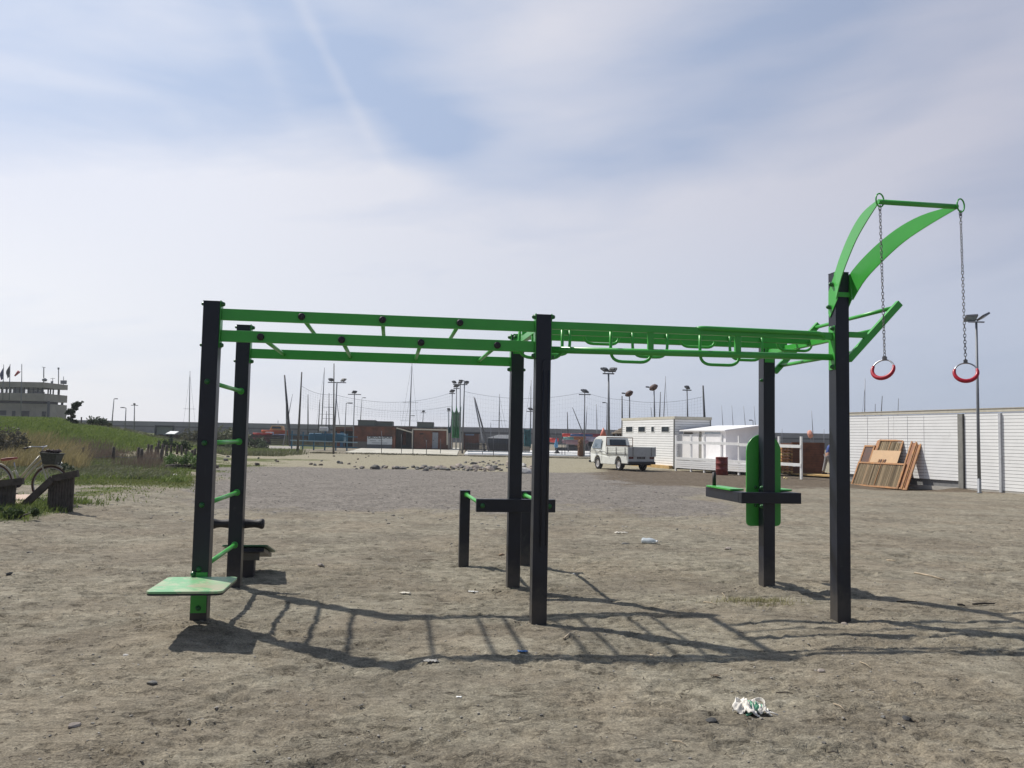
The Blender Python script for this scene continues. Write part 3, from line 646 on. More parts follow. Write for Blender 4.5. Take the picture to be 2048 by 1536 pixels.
# ------------------------------------------------------------------ control tower on the left
tw = thing('control_tower', 'flat roofed concrete harbour control building with a band of windows behind the grassy hill', 'building')
TY = 150
def tb(x0, y0, x1, y1, Yf, dep, m, nm, par=tw, ins=0):
    p, q = A(x0, y0, Yf), A(x1, y1, Yf); p.z = A(x1, y0, Yf).z; b = MB(); b.bb((p.x, Yf, p.z), (q.x, Yf+dep, q.z)); return b.build(nm, m, par)
tb(-110, 764.5, 87, 775, TY, 8.2, CONC, 'roof_slab'); tb(-110, 787, 88, 802, TY, 7.8, CONC, 'balcony_band')
tb(-110, 808, 96, 900, TY+1.0, 5.6, CONC, 'lower_storey')
tb(-110, 802, 86, 809, TY+1.6, 5.0, mat('dark_recess', (.03, .03, .035), .8), 'recessed_floor')
b = MB()
p, q = A(-60, 775, TY+1), A(84, 787, TY+1); p.z = A(84, 775, TY+1).z
for i in range(17):
    x = p.x+(q.x-p.x)*i/16; b.bb((x-.09, TY+1, q.z-.1), (x+.09, TY+1.2, p.z+.1))
    if i % 2 == 0: b.bb((x-.09, TY+6.6, q.z-.1), (x+.09, TY+6.8, p.z+.1))
for i in range(4): b.bb((q.x-.1, TY+1.2+i*1.7, q.z-.1), (q.x+.1, TY+1.35+i*1.7, p.z+.1))
b.bb((p.x, TY+1, p.z-.42), (q.x, TY+1.12, p.z-.34)); b.build('window_frame', mat('dark_mullion', (.05, .05, .05), .6), tw)
b = MB(); b.bb((p.x, TY+1.05, q.z), (q.x, TY+1.1, p.z+.1)); pg = b.build('window_glass', mat('clear_glazing', (.75, .8, .8), .1, alpha=.16), tw)
tb(55, 775, 66, 787, TY+2.3, 3, CONC, 'inner_wall'); tb(70, 783, 82, 787, TY+2.4, 1.2, WOODD, 'desk'); tb(26, 775, 31, 787, TY+2.3, 3, CONC, 'inner_wall')
for x0, y0, x1, y1 in ((43, 822, 58, 835), (84, 823, 91, 838), (-20, 821, 12, 830), (24, 822, 30, 834)):
    fr = tb(x0, y0, x1, y1, TY+.95, .06, mat('dark_recess', (.03, .03, .035), .8), 'window')
for xx in (95, 122): tb(xx, 802, xx+1.4, 850, TY+.4 if xx < 100 else TY+7.4, .2, DPOLE, 'support_post')
q = A(96, 808, TY+1.0)
for yy, z0, z1 in ((TY+2.2, 3.9, 5.9), (TY+4.2, 4.2, 5.7), (TY+5.4, 5.0, 5.9)): b = MB(); b.bb((q.x, yy, z0), (q.x+.06, yy+.75, z1)); b.build('side_window', mat('dark_recess', (.03, .03, .035), .8), tw)
for i, (x, y0, y1, r_) in enumerate(((43.5, 728, 766, .07), (87.5, 735, 766, .10), (117, 737, 770, .09), (127, 753, 771, .06), (105.5, 756, 769, .06))):
    YA = (TY+1, TY+1, TY+5.6, TY+7, TY+4)[i]; p, q = A(x, y1+1, YA), A(x, y0, YA); b = MB(); b.tube([p, q], r_, 6)
    if i == 1: b.lathe([(0, 0), (.35, .05), (.45, .35), (.2, .6)], A(89, 763, YA), n=10); b.bar(A(84, 734, YA), A(91, 735, YA), .08, .08)
    if i == 3: b.box(A(124.5, 764, YA), (.5, .4, .6)); b.box(A(130, 764, YA), (.5, .4, .6)); b.box(A(127, 767, YA), (1, .3, .2))
    if i == 4: b.bar(A(101, 757, YA), A(110, 757, YA), .06, .06); b.box(A(104, 765, YA), (.3, .3, .5))
    if i == 2: b.box(A(117, 737, YA), (.25, .2, .35))
    b.build('antenna', POLE, tw)
def flag(px, y0, y1, fy0, fy1, dx, m, lab, dark=None):
    Yf = TY-8; p, q = A(px-.6, y1, Yf), A(px+1.2, y0, Yf); o = thing('flagpole', lab, 'flag', p); b = MB(); b.tube([(0, 0, 0), q-p], [.10, .05], 8); b.build('pole', POLE, o)
    u, l = A(px+1, fy0, Yf)-p, A(px+.3, fy1, Yf)-p; rows = []
    for i in range(9):
        t = i/8; rows.append([u.lerp(l, t)+Vector((-dx*s_*(math.sin(PI*min(1, t*1.2))*.6+.45*t), .12*math.sin(5*t+7*s_), -.5*s_*t)) for s_ in (0, .25, .5, .75, 1)])
    b = MB(); b.sheet(rows); b.build('flag_cloth', m, o)
flag(6, 729, 800, 736, 756, .75, cmat('navy_flag', (.03, .035, .14)), 'dark blue drooping flag on the leftmost pole by the control building')
flag(19, 728, 800, 731, 752, .8, cmat('dark_flag', (.035, .04, .045)), 'dark drooping flag on the second pole by the control building')
Yf = TY-8; p, q = A(41.5, 840, Yf), A(43.5, 741, Yf)
ws_ = thing('windsock_pole', 'small red windsock streaming left from its pole above the control building roof', 'windsock', p)
b = MB(); b.tube([(0, 0, 0), q-p], [.10, .05], 6); b.build('pole', POLE, ws_)
b = MB(); u = A(38, 743, Yf)-p; l = A(29.5, 752, Yf)-p; b.tube([u, u.lerp(l, .5), l], [.28, .2, .12], 8); b.build('sock', cmat('red_sock', (.5, .05, .04)), ws_)
b = MB(); b.tube([q-p+Vector((0, 0, -.2)), u], .03, 4); b.build('stay', POLE, ws_)

# ------------------------------------------------------------------ lamp and floodlight poles
def head(b, c, yaw, w=.55, tilt=-35, up=.12):
    m = Matrix.Rotation(yaw, 3, 'Z')@Matrix.Rotation(R(tilt), 3, 'X'); b.box(c, (w, w*.78, .12), mtx=m); b.box(Vector(c)+m@Vector((0, 0, .09)), (w*.6, w*.45, .08), mtx=m)
def lampost(px0, y0, px1, y1, Yd, lab, kind='flood', r=.07, m=POLE, heads=1, w=.6, bar_=None, grp='floodlight poles around the beach club'):
    base = A(px1, y1, Yd); top = A(px0, y0, Yd)
    base.z = max(tz(base.x, base.y), min(base.z, 9))
    w = w*.62; bar_ = bar_*.85 if bar_ else None; o = thing('floodlight_pole', lab, 'lamp pole', base, 0, grp); t = top-base
    b = MB(); b.tube([(0, 0, 0), t], [r, r*.6], 10); b.build('pole', m, o)
    if kind == 'flood':
        bl = bar_ if bar_ else (1.4 if heads > 1 else 1.0)
        b = MB(); b.bar(t+Vector((-bl/2, 0, -.05)), t+Vector((bl/2, 0, -.05)), .08, .08); b.build('crossbar', DPOLE, o)
        xs = {1: [0], 2: [-bl*.32, bl*.36], 3: [-bl*.42, 0, bl*.45]}[heads]
        for i, x in enumerate(xs):
            b = MB(); head(b, t+Vector((x, -.05, w*.42)), R((35, -30, 20)[i % 3]), w, (38, -30, 30)[(i+int(px0)) % 3]); b.tube([t+Vector((x, 0, 0)), t+Vector((x, 0, w*.4))], .03, 6); b.build('lamp_head', DPOLE, o)
    elif kind == 'arm':
        b = MB(); b.tube([t, t+Vector((.15*w, 0, .12*w)), t+Vector((w*.9, 0, .1*w))], .04, 6); b.box(t+Vector((w*.9, 0, .1*w)), (w*.9, .25, .12)); b.build('lamp_head', DPOLE, o)
    elif kind == 'arml':
        b = MB(); b.tube([t, t+Vector((-w*.9, 0, .1*w))], .04, 6); b.box(t+Vector((-w*.9, 0, .1*w)), (w*.9, .25, .12)); b.build('lamp_head', DPOLE, o)
    elif kind == 'dish':
        b = MB(); b.lathe([(.0, .26), (.22, .22), (.36, .06), (.34, -.04), (.18, -.16), (0, -.2)], t+Vector((-.02, 0, .2)), n=14, mtx=Matrix.Rotation(R(-30), 3, 'Y')); b.build('lamp_head', mat('rusty_lamp', (.10, .055, .045), .7, var=.4, sc=5), o)
        b = MB(); b.bar(t+Vector((-.35, 0, .24)), t+Vector((-.62, 0, .26)), .07, .10); b.build('lamp_visor', DPOLE, o)
    return o
FP = [((674, 764, 667, 903, 78), 'twin headed floodlight on a grey pole just left of the club building', dict(heads=2, w=.75, r=.09, bar_=2.0)),
 ((709, 788, 706, 897, 92), 'floodlight with a short crossbar standing at the left corner of the brown club building', dict(r=.07, w=.8, bar_=1.7)),
 ((692.5, 807, 688, 897, 100), 'short single lamp pole left of the club building with its head turned right', dict(kind='arm', w=.9)),
 ((724, 796, 721, 842, 150), 'thin small lamp pole rising behind the left roof panel of the club', dict(kind='arm', w=.8)),
 ((847, 825, 845, 850, 150), 'small lamp above the right roof panel of the club', dict(w=.8)),
 ((821, 832, 819, 856, 150), 'tiny lamp on a pole beside the tallest mast', dict(kind='arm', w=.9)),
 ((904.5, 786, 903, 897, 84), 'lowest of the four clustered floodlight poles, at the left edge of the green net', dict(w=.75, bar_=.7)),
 ((913, 776, 912, 899, 82), 'second clustered floodlight pole standing in front of the green net', dict(w=.8, bar_=.7)),
 ((920.5, 768, 920, 900, 78), 'floodlight pole with long crossbar and three heads, right edge of the green net', dict(heads=3, w=.6, bar_=1.6)),
 ((929, 762, 924.5, 907, 74), 'bare grey pole with a curled top right of the green net', dict(kind='arml', w=.6, r=.085)),
 ((897.5, 821, 898, 897, 90), 'short lamp pole carrying a teal net at the right end of the club', dict(w=.5, bar_=.5)),
 ((1061, 822, 1060, 893, 90), 'low lamp pole seen between the two middle black posts', dict(w=.8, bar_=1.0)),
 ((1169.5, 788, 1168, 912, 72), 'pole with one dark rectangular floodlight left of the white pickup', dict(w=.95, bar_=1.2, r=.075)),
 ((1214, 806, 1213, 880, 105), 'small lamp just left of the tall twin floodlight pole', dict(kind='arml', w=.7)),
 ((1217, 746, 1218, 915, 58), 'tallest twin headed floodlight pole, rising directly behind the white pickup', dict(heads=2, w=.85, r=.10, bar_=.95)),
 ((1259, 793, 1259, 870, 66), 'rust coloured lamp nearer the left windows above the white slatted cabin', dict(kind='dish')),
 ((1308, 781, 1310, 870, 62), 'rust coloured lamp above the right windows of the white slatted cabin', dict(kind='dish')),
 ((1374, 779, 1376, 880, 64), 'dark floodlight tilted upward above the right end of the white slatted cabin', dict(w=.6, bar_=.8)),
 ((1506, 841, 1507, 880, 110), 'small square bracket lamp just left of the right rear black post', dict(kind='arml', w=.6))]
for a, lab, k in FP: lampost(*a, lab, **k)
SP = [((228, 798, 223, 857, 120), 'leftmost of three leaning street lamps beyond the hill, bent head', 'arm', .6), ((252, 816, 250, 864, 120), 'middle street lamp beyond the hill with its arm to the left', 'arml', .9), ((269, 810, 268, 866, 120), 'right double street lamp beyond the hill near the breakwater', 'flood', .5)]
for a, lab, k, w in SP:
    o = lampost(*a, lab, kind=k, w=w, r=.09, grp='street lamps beyond the grassy hill'); o.name = 'street_lamp'
# near floodlight right
base = G(1959, 986); o = thing('floodlight_pole', 'near galvanised floodlight pole with two bright heads in front of the white slatted fence', 'lamp pole', base)
top = A(1952.5, 644, base.y+.02)-base
b = MB(); b.tube([(0, 0, -.1), top], [.060, .038], 14); b.lathe([(.09, 0), (.09, .02), (.062, .03), (.06, .5)], (0, 0, 0), n=14); b.build('pole', POLE, o)
b = MB(); b.bar(top+Vector((-.28, 0, .0)), top+Vector((.28, 0, .0)), .05, .05); b.build('crossbar', STEEL, o)
for s_, (ya, ti) in ((-1, (-8, -30)), (1, (30, -28))):
    m_ = Matrix.Rotation(R(ya), 3, 'Z')@Matrix.Rotation(R(-4 if s_ < 0 else -20), 3, 'Y')@Matrix.Rotation(R(ti), 3, 'X'); c = top+Vector((s_*.22, -.05, .13 if s_ < 0 else .19))
    b = MB(); b.box(c, (.40, .34, .07), mtx=m_); hd = b.build('lamp_head', mat('lamp_casing', (.16, .16, .17), .4, .3), o, bevel=.01)
    b = MB(); b.box(c+m_@Vector((0, 0, -.037)), (.34, .28, .004), mtx=m_); b.build('lamp_glass', LGLASS, hd)

# ------------------------------------------------------------------ masts in the harbour and boat park
def mast(x0, y0, x1, y1, Yd, lab, r=.09, m=MASTM, stays=(), spr=(), boom=None, grp='sailboat masts around the harbour'):
    base, top = A(x1, y1, Yd), A(x0, y0, Yd); t = top-base; e = t.normalized()
    o = thing('sailboat_mast', lab, 'mast', base-e*max(0, (base.z-.1)/e.z), 0, grp); off = base-Vector(o.location); t0 = off+t
    b = MB(); b.tube([(0, 0, 0), t0*.6, t0], [r, r*.85, r*.5], 8); b.build('mast_pole', m, o)
    for f, w in spr:
        c = t0*f; b = MB(); b.bar(c-Vector((w/2, 0, 0)), c+Vector((w/2, 0, 0)), .05, .05); b.build('spreader', m, o)
    for f, dx in stays:
        b = MB(); b.tube([t0*f, Vector((dx*.45, 0, .6))], .014, 4); b.build('stay', DPOLE, o)
ML = [((380, 742, 378, 872, 150), 'pale lone mast right of the street lamps, with fine stays', dict(r=.10, spr=((.45, 2.2), (.2, 3)), stays=((.95, -3), (.95, 3)))),
 ((569, 750, 579, 869, 100), 'thick dark spar leaning left above the orange boats', dict(r=.17, m=MASTD)),
 ((572, 773, 573, 860, 110), 'thin upright mast just behind the thick leaning spar', dict(r=.08)),
 ((585, 788, 578, 826, 101), 'slim pole crossing the thick leaning spar', dict(r=.06)),
 ((616, 789, 616, 860, 130), 'plain dark mast between the net posts, left of the twin masts', dict(r=.11, m=MASTD)),
 ((640, 798, 637, 852, 130), 'short thin mast left of the two tall close masts', dict(r=.09, m=MASTD)),
 ((649, 735, 643, 860, 140), 'tall slightly leaning mast, left one of the close pair', dict(r=.10, stays=((.98, -2.6),))),
 ((658, 786, 658, 860, 125), 'mast with three small spreaders beside the wooden net post', dict(r=.09, m=MASTD, spr=((.72, 1.7), (.5, 1.9), (.3, 2.1)))),
 ((653, 822, 652, 855, 140), 'very short mast with one spreader among the close masts', dict(r=.09, m=MASTD, spr=((.9, 2.2),))),
 ((672, 790, 680, 852, 130), 'backward leaning thin mast right of the wooden net post', dict(r=.06)),
 ((824, 722, 819, 858, 150), 'tallest mast with long stays, above the club roof', dict(r=.12, spr=((.5, 2.8), (.28, 3.4)), stays=((.97, -4.2), (.97, 4.0), (.6, -3)))),
 ((947.5, 793, 965, 880, 92), 'grey spar leaning left, left one of the crossed pair by the dark hut', dict(r=.10)),
 ((949.5, 796, 973, 884, 91), 'dark spar leaning left, right one of the crossed pair', dict(r=.10, m=MASTD)),
 ((999, 788, 998, 868, 130), 'pale mast with fine stays left of the rear middle black post', dict(r=.10, stays=((.95, 3.6), (.7, 2.4)), spr=((.5, 2.4),))),
 ((981.5, 845, 981.5, 858, 150), 'tiny mast top over the breakwater left of the dark canopy', dict(r=.09)),
 ((1062, 760, 1061, 862, 125), 'mast between the two middle black posts', dict(r=.10, stays=((.95, -3),))),
 ((1134.5, 824, 1136, 880, 100), 'short dark mast left of the leaning boom beyond the kayaks', dict(r=.08, m=MASTD)),
 ((1145, 815, 1168, 872, 100), 'thin spar leaning strongly left above the stacked kayaks', dict(r=.07, m=MASTD)),
 ((1174, 812, 1171, 868, 110), 'thin mast touching the dark rectangular floodlight pole', dict(r=.07)),
 ((1193, 808, 1194, 866, 110), 'thin mast with a furled sail left of the white pickup cab', dict(r=.07)),
 ((1302, 815, 1305, 845, 110), 'short backward leaning mast between the two rust lamps', dict(r=.06, m=MASTD)),
 ((1321, 784, 1319, 845, 110), 'straight mast right of the right rust lamp', dict(r=.09, m=MASTD)),
 ((1331, 752, 1327, 845, 120), 'tall pale mast above the white slatted cabin', dict(r=.08, stays=((.95, 2.4),))),
 ((1443, 811, 1446, 855, 130), 'first of four thin leaning masts behind the white huts, from the left', dict(r=.06)),
 ((1463.5, 811, 1466.5, 855, 130), 'second of four thin leaning masts behind the white huts', dict(r=.06)),
 ((1487, 812, 1491, 855, 130), 'third of four thin leaning masts behind the white huts', dict(r=.06)),
 ((1508, 812, 1511, 855, 130), 'fourth thin leaning mast, touching the right rear black post', dict(r=.06)),
 ((1564, 857, 1564, 875, 140), 'stubby mast between the right rear post and the brown box', dict(r=.07)),
 ((1623, 822, 1627, 884, 110), 'thin pale mast beside the small orange ball', dict(r=.06)),
 ((1648, 858, 1648, 872, 150), 'tiny lamp like mast just left of the tall ring post', dict(r=.08)),
 ((1730, 757, 1729, 850, 110), 'tall mast with spreaders above the white slatted fence', dict(r=.08, spr=((.35, 2.2),), stays=((.9, -1.6),))),
 ((1750.5, 808, 1750, 850, 110), 'shortest mast above the slatted fence', dict(r=.07, m=MASTD)),
 ((1764.5, 792, 1761, 850, 110), 'thick dark mast leaning right above the slatted fence', dict(r=.09, m=MASTD)),
 ((1797, 797, 1795, 850, 110), 'rightmost mast above the slatted fence', dict(r=.06, m=MASTD)),
 ((556, 840, 556, 856, 180), 'tiny pole on the breakwater left of the leaning spar', dict(r=.1)),
 ((1088.5, 832, 1090, 880, 105), 'slender mast just right of the middle front black post', dict(r=.05))]
for a, lab, k in ML: mast(*a, lab, **k)

# ------------------------------------------------------------------ net posts, nets
def npost(x0, y0, x1, y1, Yd, lab, r, m):
    base, top = A(x1, y1, Yd), A(x0, y0, Yd); base.z = 0; o = tag(MB().tube([base, top], [r, r*.45], 8).build('net_post', m), lab, 'net post', 'posts carrying the ball nets'); return top, base
GREYW = mat('greyed_pole_wood', (.13, .125, .12), .85, var=.25)
Np = [npost(603.5, 744, 595, 906, 66, 'tapering dark wooden net post with splayed foot, left end of the nets', .11, GREYW),
      npost(668, 727, 667, 905, 68, 'tall wooden net post in front of the blue rack', .085, GREYW),
      npost(1244, 792, 1245, 905, 68, 'dark upright net post at the left corner of the white cabin', .10, DPOLE),
      npost(1406, 771, 1413, 900, 66, 'thick dark net post leaning left behind the white cabin', .14, DPOLE)]
def net(p, q, zb0, zb1, sag, lab, nx, nz, r=.0034):
    o = thing('ball_net', lab, 'net', (p.x, p.y, 0), 0, 'see through ball nets'); P = Vector((p.x, p.y, 0)); 
    def top(t): return p.lerp(q, t)-P-Vector((0, 0, sag*4*t*(1-t)))
    def bot(t): v = p.lerp(q, t)-P; v.z = zb0+(zb1-zb0)*t; return v
    b = MB(); b.tube([top(i/16) for i in range(17)], .011, 4); b.build('top_cord', CORD, o)
    b = MB()
    for i in range(nx+1): t = i/nx; b.tube([top(t), bot(t)], r, 3, caps=False)
    for j in range(1, nz): f = j/nz; b.tube([top(i/12).lerp(bot(i/12), f) for i in range(13)], r, 3, caps=False)
    b.build('mesh_strands', CORD, o)
t_ = [A(603, 772, 66), A(668, 789, 68), A(904, 785, 82), A(1170, 784, 72), A(1244, 799, 68), A(1407, 793, 66), A(929, 783, 74), A(709, 812, 92), A(903, 812, 84)]
net(t_[0], t_[1], 3.6, 3.2, .25, 'faint ball net between the two wooden net posts', 14, 8)
net(t_[1], t_[2], 3.2, 3., .8, 'faint sagging ball net above the club building', 46, 9)
net(t_[7], t_[8], 3.2, 3., .55, 'second lower ball net hung above the club roof', 30, 5)
net(t_[6], t_[3], .3, .3, .6, 'faint ball net from the green net across the two middle black posts', 44, 14)
net(t_[3], t_[4], .3, .3, .15, 'faint ball net behind the white pickup', 16, 12)
net(t_[4], t_[5], 3.0, 2.8, .35, 'faint ball net hanging above the white slatted cabin', 28, 9)
# bunched green net
def drape(x0, x1, ytop, ybot, Yd, spikes, m, lab, nm='net_curtain', spy=14):
    rows = []; n = 30
    for j in range(15):
        t = j/14; row = []
        for i in range(n+1):
            s_ = i/n; e = abs(((s_*spikes) % 1)*2-1) ; yt = ytop+spy*(1-e**2.2); y = yt+(ybot-yt)*t
            p = A(x0+(x1-x0)*s_, y, Yd); p.y += .18*math.sin(s_*34)+.1*math.sin(s_*71+t*3); row.append(p)
        rows.append(row)
    b = MB(); b.sheet(rows); o = b.build(nm, m); sf = o.modifiers.new('s', 'SOLIDIFY'); sf.thickness = .02; return tag(o, lab, 'net')
drape(904, 922, 811, 876, 80, 2, GNETM, 'gathered bright green net hanging in points between the clustered poles')
drape(896.5, 903, 826, 866, 88, 1, TNET, 'narrow teal net hanging from the short lamp pole beside the green net', spy=30)
drape(1048, 1062, 856, 893, 88, 1, TNET, 'dark teal netting sheet between the two middle black posts', spy=4)

# ------------------------------------------------------------------ club building
cb = thing('club_building', 'low brown red club building with a white sign, roof panels and an open passage', 'building')
CY = 100
def cbx(x0, y0, x1, y1, m, nm, par=cb, Yf=CY, dep=8., **k):
    p, q = A(x0, y0, Yf), A(x1, y1, Yf); xm = (x0+x1)/2; p.z, q.z = A(xm, y0, Yf).z, A(xm, y1, Yf).z; b = MB(); b.bb((p.x, Yf, p.z), (q.x, Yf+dep, q.z)); return b.build(nm, m, par, **k)
def planks(x0, y0, x1, y1, n, m, nm, par=cb, Yf=CY, gap=.16):
    p, q = A(x0, y0, Yf), A(x1, y1, Yf); xm = (x0+x1)/2; p.z, q.z = A(xm, y0, Yf).z, A(xm, y1, Yf).z; b = MB(); h = (p.z-q.z)/n
    for i in range(n): b.bb((p.x, Yf, q.z+i*h+h*gap/2), (q.x, Yf-.06, q.z+(i+1)*h-h*gap/2))
    return b.build(nm, m, par)
BK = mat('dark_opening', (.018, .017, .017), .8)
cbx(666, 857, 709, 900, BK, 'open_store', Yf=CY+1); planks(666, 854, 709, 862, 3, WOODB, 'fascia', Yf=CY+.8); cbx(668, 852.5, 709, 854, CAPT, 'roof_edge', Yf=CY+.5)
cbx(681, 864, 686, 893, cmat('blue_board', (.05, .14, .26)), 'blue_board', Yf=CY+.85, dep=.1); cbx(674, 862, 679, 893, WOODB, 'wall_pier', Yf=CY+.85, dep=.1)
cbx(708, 853, 786, 898, WOODD, 'main_block'); planks(709, 854, 785, 884, 12, WOODB, 'cladding'); cbx(707, 851.5, 787, 854, mat('dark_trim', (.10, .06, .045), .7), 'roof_edge', Yf=CY-.2)
cbx(706, 883, 733, 898, mat('grey_plinth', (.15, .14, .13), .8), 'plinth', Yf=CY-.2, dep=.2); cbx(734, 888, 784, 898, mat('grey_panel', (.13, .145, .155), .7), 'plinth', Yf=CY-.25, dep=.2)
cbx(784.5, 855, 790, 898, WOODB, 'corner_post', Yf=CY-.3, dep=.4)
cbx(788, 856, 826, 899, mat('passage_wall', (.11, .11, .105), .8), 'passage_wall', Yf=CY+2.5); cbx(806, 864, 811, 890, WOODB, 'inner_post', Yf=CY+2.3, dep=.2)
cbx(786, 853.5, 828, 858, mat('dark_trim', (.10, .06, .045), .7), 'passage_roof', Yf=CY+.3, dep=6)
b = MB(); b.bar(A(793, 856, CY-.5), A(825, 865, CY-.5), .12, .12); b.build('sloping_pole', CAPT, cb)
cbx(826, 857, 896, 899, WOODD, 'right_block'); planks(829, 861, 864, 897, 15, WOODB, 'cladding'); planks(876, 861, 893, 897, 15, WOODB, 'cladding')
fr = MB(); [fr.bar(A(a, b_, CY-.12), A(c, d_, CY-.12), .16, .16, up=(0, 1, 0)) for a, b_, c, d_ in ((825, 858.5, 895, 860), (825.5, 858, 825, 899), (894.5, 859, 894.5, 890))]; fr.build('white_frame', CAPT, cb)
dr = cbx(865, 865, 875.5, 897, mat('grey_door', (.24, .26, .29), .6), 'door', Yf=CY-.1, dep=.1); cbx(866.5, 880, 867.5, 881.5, BK, 'handle', par=dr, Yf=CY-.16, dep=.06)
cbx(839, 866.5, 847, 869, BK, 'vent', Yf=CY-.1, dep=.1)
for k, (x0, y0, x1, y1) in enumerate(((716, 840.5, 751, 852), (752.5, 843, 785, 852.5), (834, 844.5, 866.5, 855.5))):
    rp_ = cbx(x0, y0, x1, y1+.5, SOLAR, 'roof_panel', Yf=CY+.5+k*.1, dep=1.2)
    fr_ = MB(); p, q = A(x0, y0, CY+.5), A(x1, y0, CY+.5); fr_.bb((p.x-.05, CY+.4+k*.1, p.z-.04), (q.x+.05, CY+.5+k*.1, p.z+.05)); fr_.build('panel_frame', DPOLE, rp_)
for i in range(16):
    x = 800+i*6; p = A(x, 857+(i % 3)*.4, CY+1+(i % 2)); b = MB() if i == 0 else b; b.blobrock(p, (.28, .25, .17), i, 1)
b.build('gravel_on_roof', mat('roof_gravel', (.12, .10, .07), .9), cb)
sg = cbx(734.5, 873, 784, 889, SIGNW, 'sign_panel', Yf=CY-.34, dep=.06)
def text(s, c, size, m, par, ry=0, rx=90, ext=.01):
    cu = bpy.data.curves.new('lettering', 'FONT'); cu.body = s; cu.size = size; cu.align_x = 'LEFT'; cu.align_y = 'BOTTOM'; cu.extrude = ext; cu.offset = size*.02
    o = bpy.data.objects.new('lettering', cu); C.objects.link(o); o.location = c; o.rotation_euler = (R(rx), 0, ry); dg = bpy.context.evaluated_depsgraph_get(); dg.update()
    me = bpy.data.meshes.new_from_object(o.evaluated_get(dg)); bpy.data.objects.remove(o); me.materials.clear(); me.materials.append(m)
    o2 = bpy.data.objects.new('lettering', me); C.objects.link(o2); o2.parent = par; o2.matrix_local = par.matrix_world.inverted()@(Matrix.Translation(c)@Matrix.Rotation(ry, 4, 'Z')@Matrix.Rotation(R(rx), 4, 'X')); return o2
p = A(735.5, 878.3, CY-.36)
text('CIRCOLO', p, .40, SIGNK, sg); text('dello', A(758, 878.6, CY-.36), .20, SIGNG, sg); text('SPORT', A(766, 878.5, CY-.36), .40, SIGNK, sg)
b = MB()
for y_, x0, x1 in ((881.3, 740, 752), (881.5, 757, 766), (885.5, 744, 775)): b.bar(A(x0, y_, CY-.36), A(x1, y_+(x1-x0)*.02, CY-.36), .02, .05)
b.build('sign_rule', SIGNG, sg)
p, q = A(312, 852, 112), A(347, 871, 112); b = MB(); b.bb((p.x, 112, q.z-1.5), (q.x, 112.3, p.z)); o = thing('harbour_gate', 'pale grey sheet gate in a dark frame before the breakwater, behind the information board', 'gate')
b.build('sheet', mat('pale_sheet', (.24, .26, .25), .7), o); b = MB(); [b.bar(u, v, .2, .2, up=(0, 1, 0)) for u, v in (((p.x, 111.9, p.z), (q.x, 111.9, p.z)), ((p.x, 111.9, p.z+.1), (p.x, 111.9, q.z-1.5)), ((q.x, 111.9, p.z+.1), (q.x, 111.9, q.z-1.5)))]; b.build('frame', DPOLE, o)
# dark hut further right
o = thing('boat_hut', 'small brown hut with a pale blue sign between the green net and the leaning spars', 'hut'); hp = A(926, 867, 105)
p, q = A(926, 867, 105), A(957, 890, 105); b = MB(); b.bb((p.x, 105, 0), (q.x, 108, p.z)); b.build('wall', mat('hut_brown', (.09, .035, .022), .8, var=.3, sc=1), o)
b = MB(); b.bb((p.x-.2, 104.8, p.z), (q.x+.2, 108.2, p.z+.12)); b.build('roof', BK, o)
p, q = A(931, 867.8, 104.9), A(948, 871, 104.9); b = MB(); b.bb((p.x, 104.85, p.z), (q.x, 104.9, q.z)); b.build('sign_board', cmat('blue_sign', (.13, .19, .28)), o)

# ------------------------------------------------------------------ white wet paving of the club, kerb
def patch(pts, z, m, nm):
    b = MB(); b.prism([(p.x, p.y, z-.12) for p in pts], (0, 0, .12)); o = b.build(nm, m); return struct(o)
PAVE = mat('white_paving', (.66, .65, .63), .8, var=.12, sc=.5, dirt=((.40, .37, .31), .6, .35, .52)); PAVY = mat('cream_paving', (.50, .475, .40), .85, var=.15, sc=.5, dirt=((.32, .28, .21), .7, .4, .5))
patch([G(690, 905.5), G(760, 908), G(840, 908.5), G(914, 911), G(920, 896.5), G(735, 893.5)], .05, PAVY, 'pavement')
patch([G(928, 910), G(1192, 913.5), G(1215, 903.5), G(935, 900)], .06, PAVE, 'pavement')
struct(patch([G(520, 903.5), G(600, 904), G(600, 893), G(505, 891)], .03, mat('grey_path', (.30, .275, .245), .95, var=.15, sc=.7), 'path'))
# dividers on the white paving
for y_ in (903.2, 907.4):
    b = MB(); b.bar(G(936, y_, .09), G(1200, y_+3.6, .09), .20, .08); o = b.build('court_strip', mat('blue_grey_strip', (.26, .34, .40), .8)); struct(o); o.name = 'pavement_strip'
# thin fence posts along the paving
ORD = 'first second third fourth fifth sixth seventh eighth ninth tenth eleventh twelfth thirteenth fourteenth fifteenth sixteenth seventeenth eighteenth nineteenth twentieth twenty-first twenty-second twenty-third twenty-fourth'.split()
FPOS = [(763, 862, 908), (803, 869, 908), (826, 858, 909), (853, 880, 909), (987, 873, 911), (1044, 866, 911), (1068, 872, 912), (1112, 862, 910), (1124, 858, 911), (1130, 874, 912), (1180, 876, 914), (1209, 876, 913), (881, 878, 908), (965, 877, 910)]
for i, (x, y0, y1) in enumerate(FPOS):
    p = G(x, y1); q = A(x, y0, p.y); b = MB(); b.tube([p-Vector((0, 0, .1)), q], .028, 8)
    k = sum(1 for f in FPOS if f[0] < x); tag(b.build('fence_post', DPOLE), 'thin upright fence post, %s from the left along the white paving edge' % ORD[k], 'fence post', 'thin fence posts along the paving')

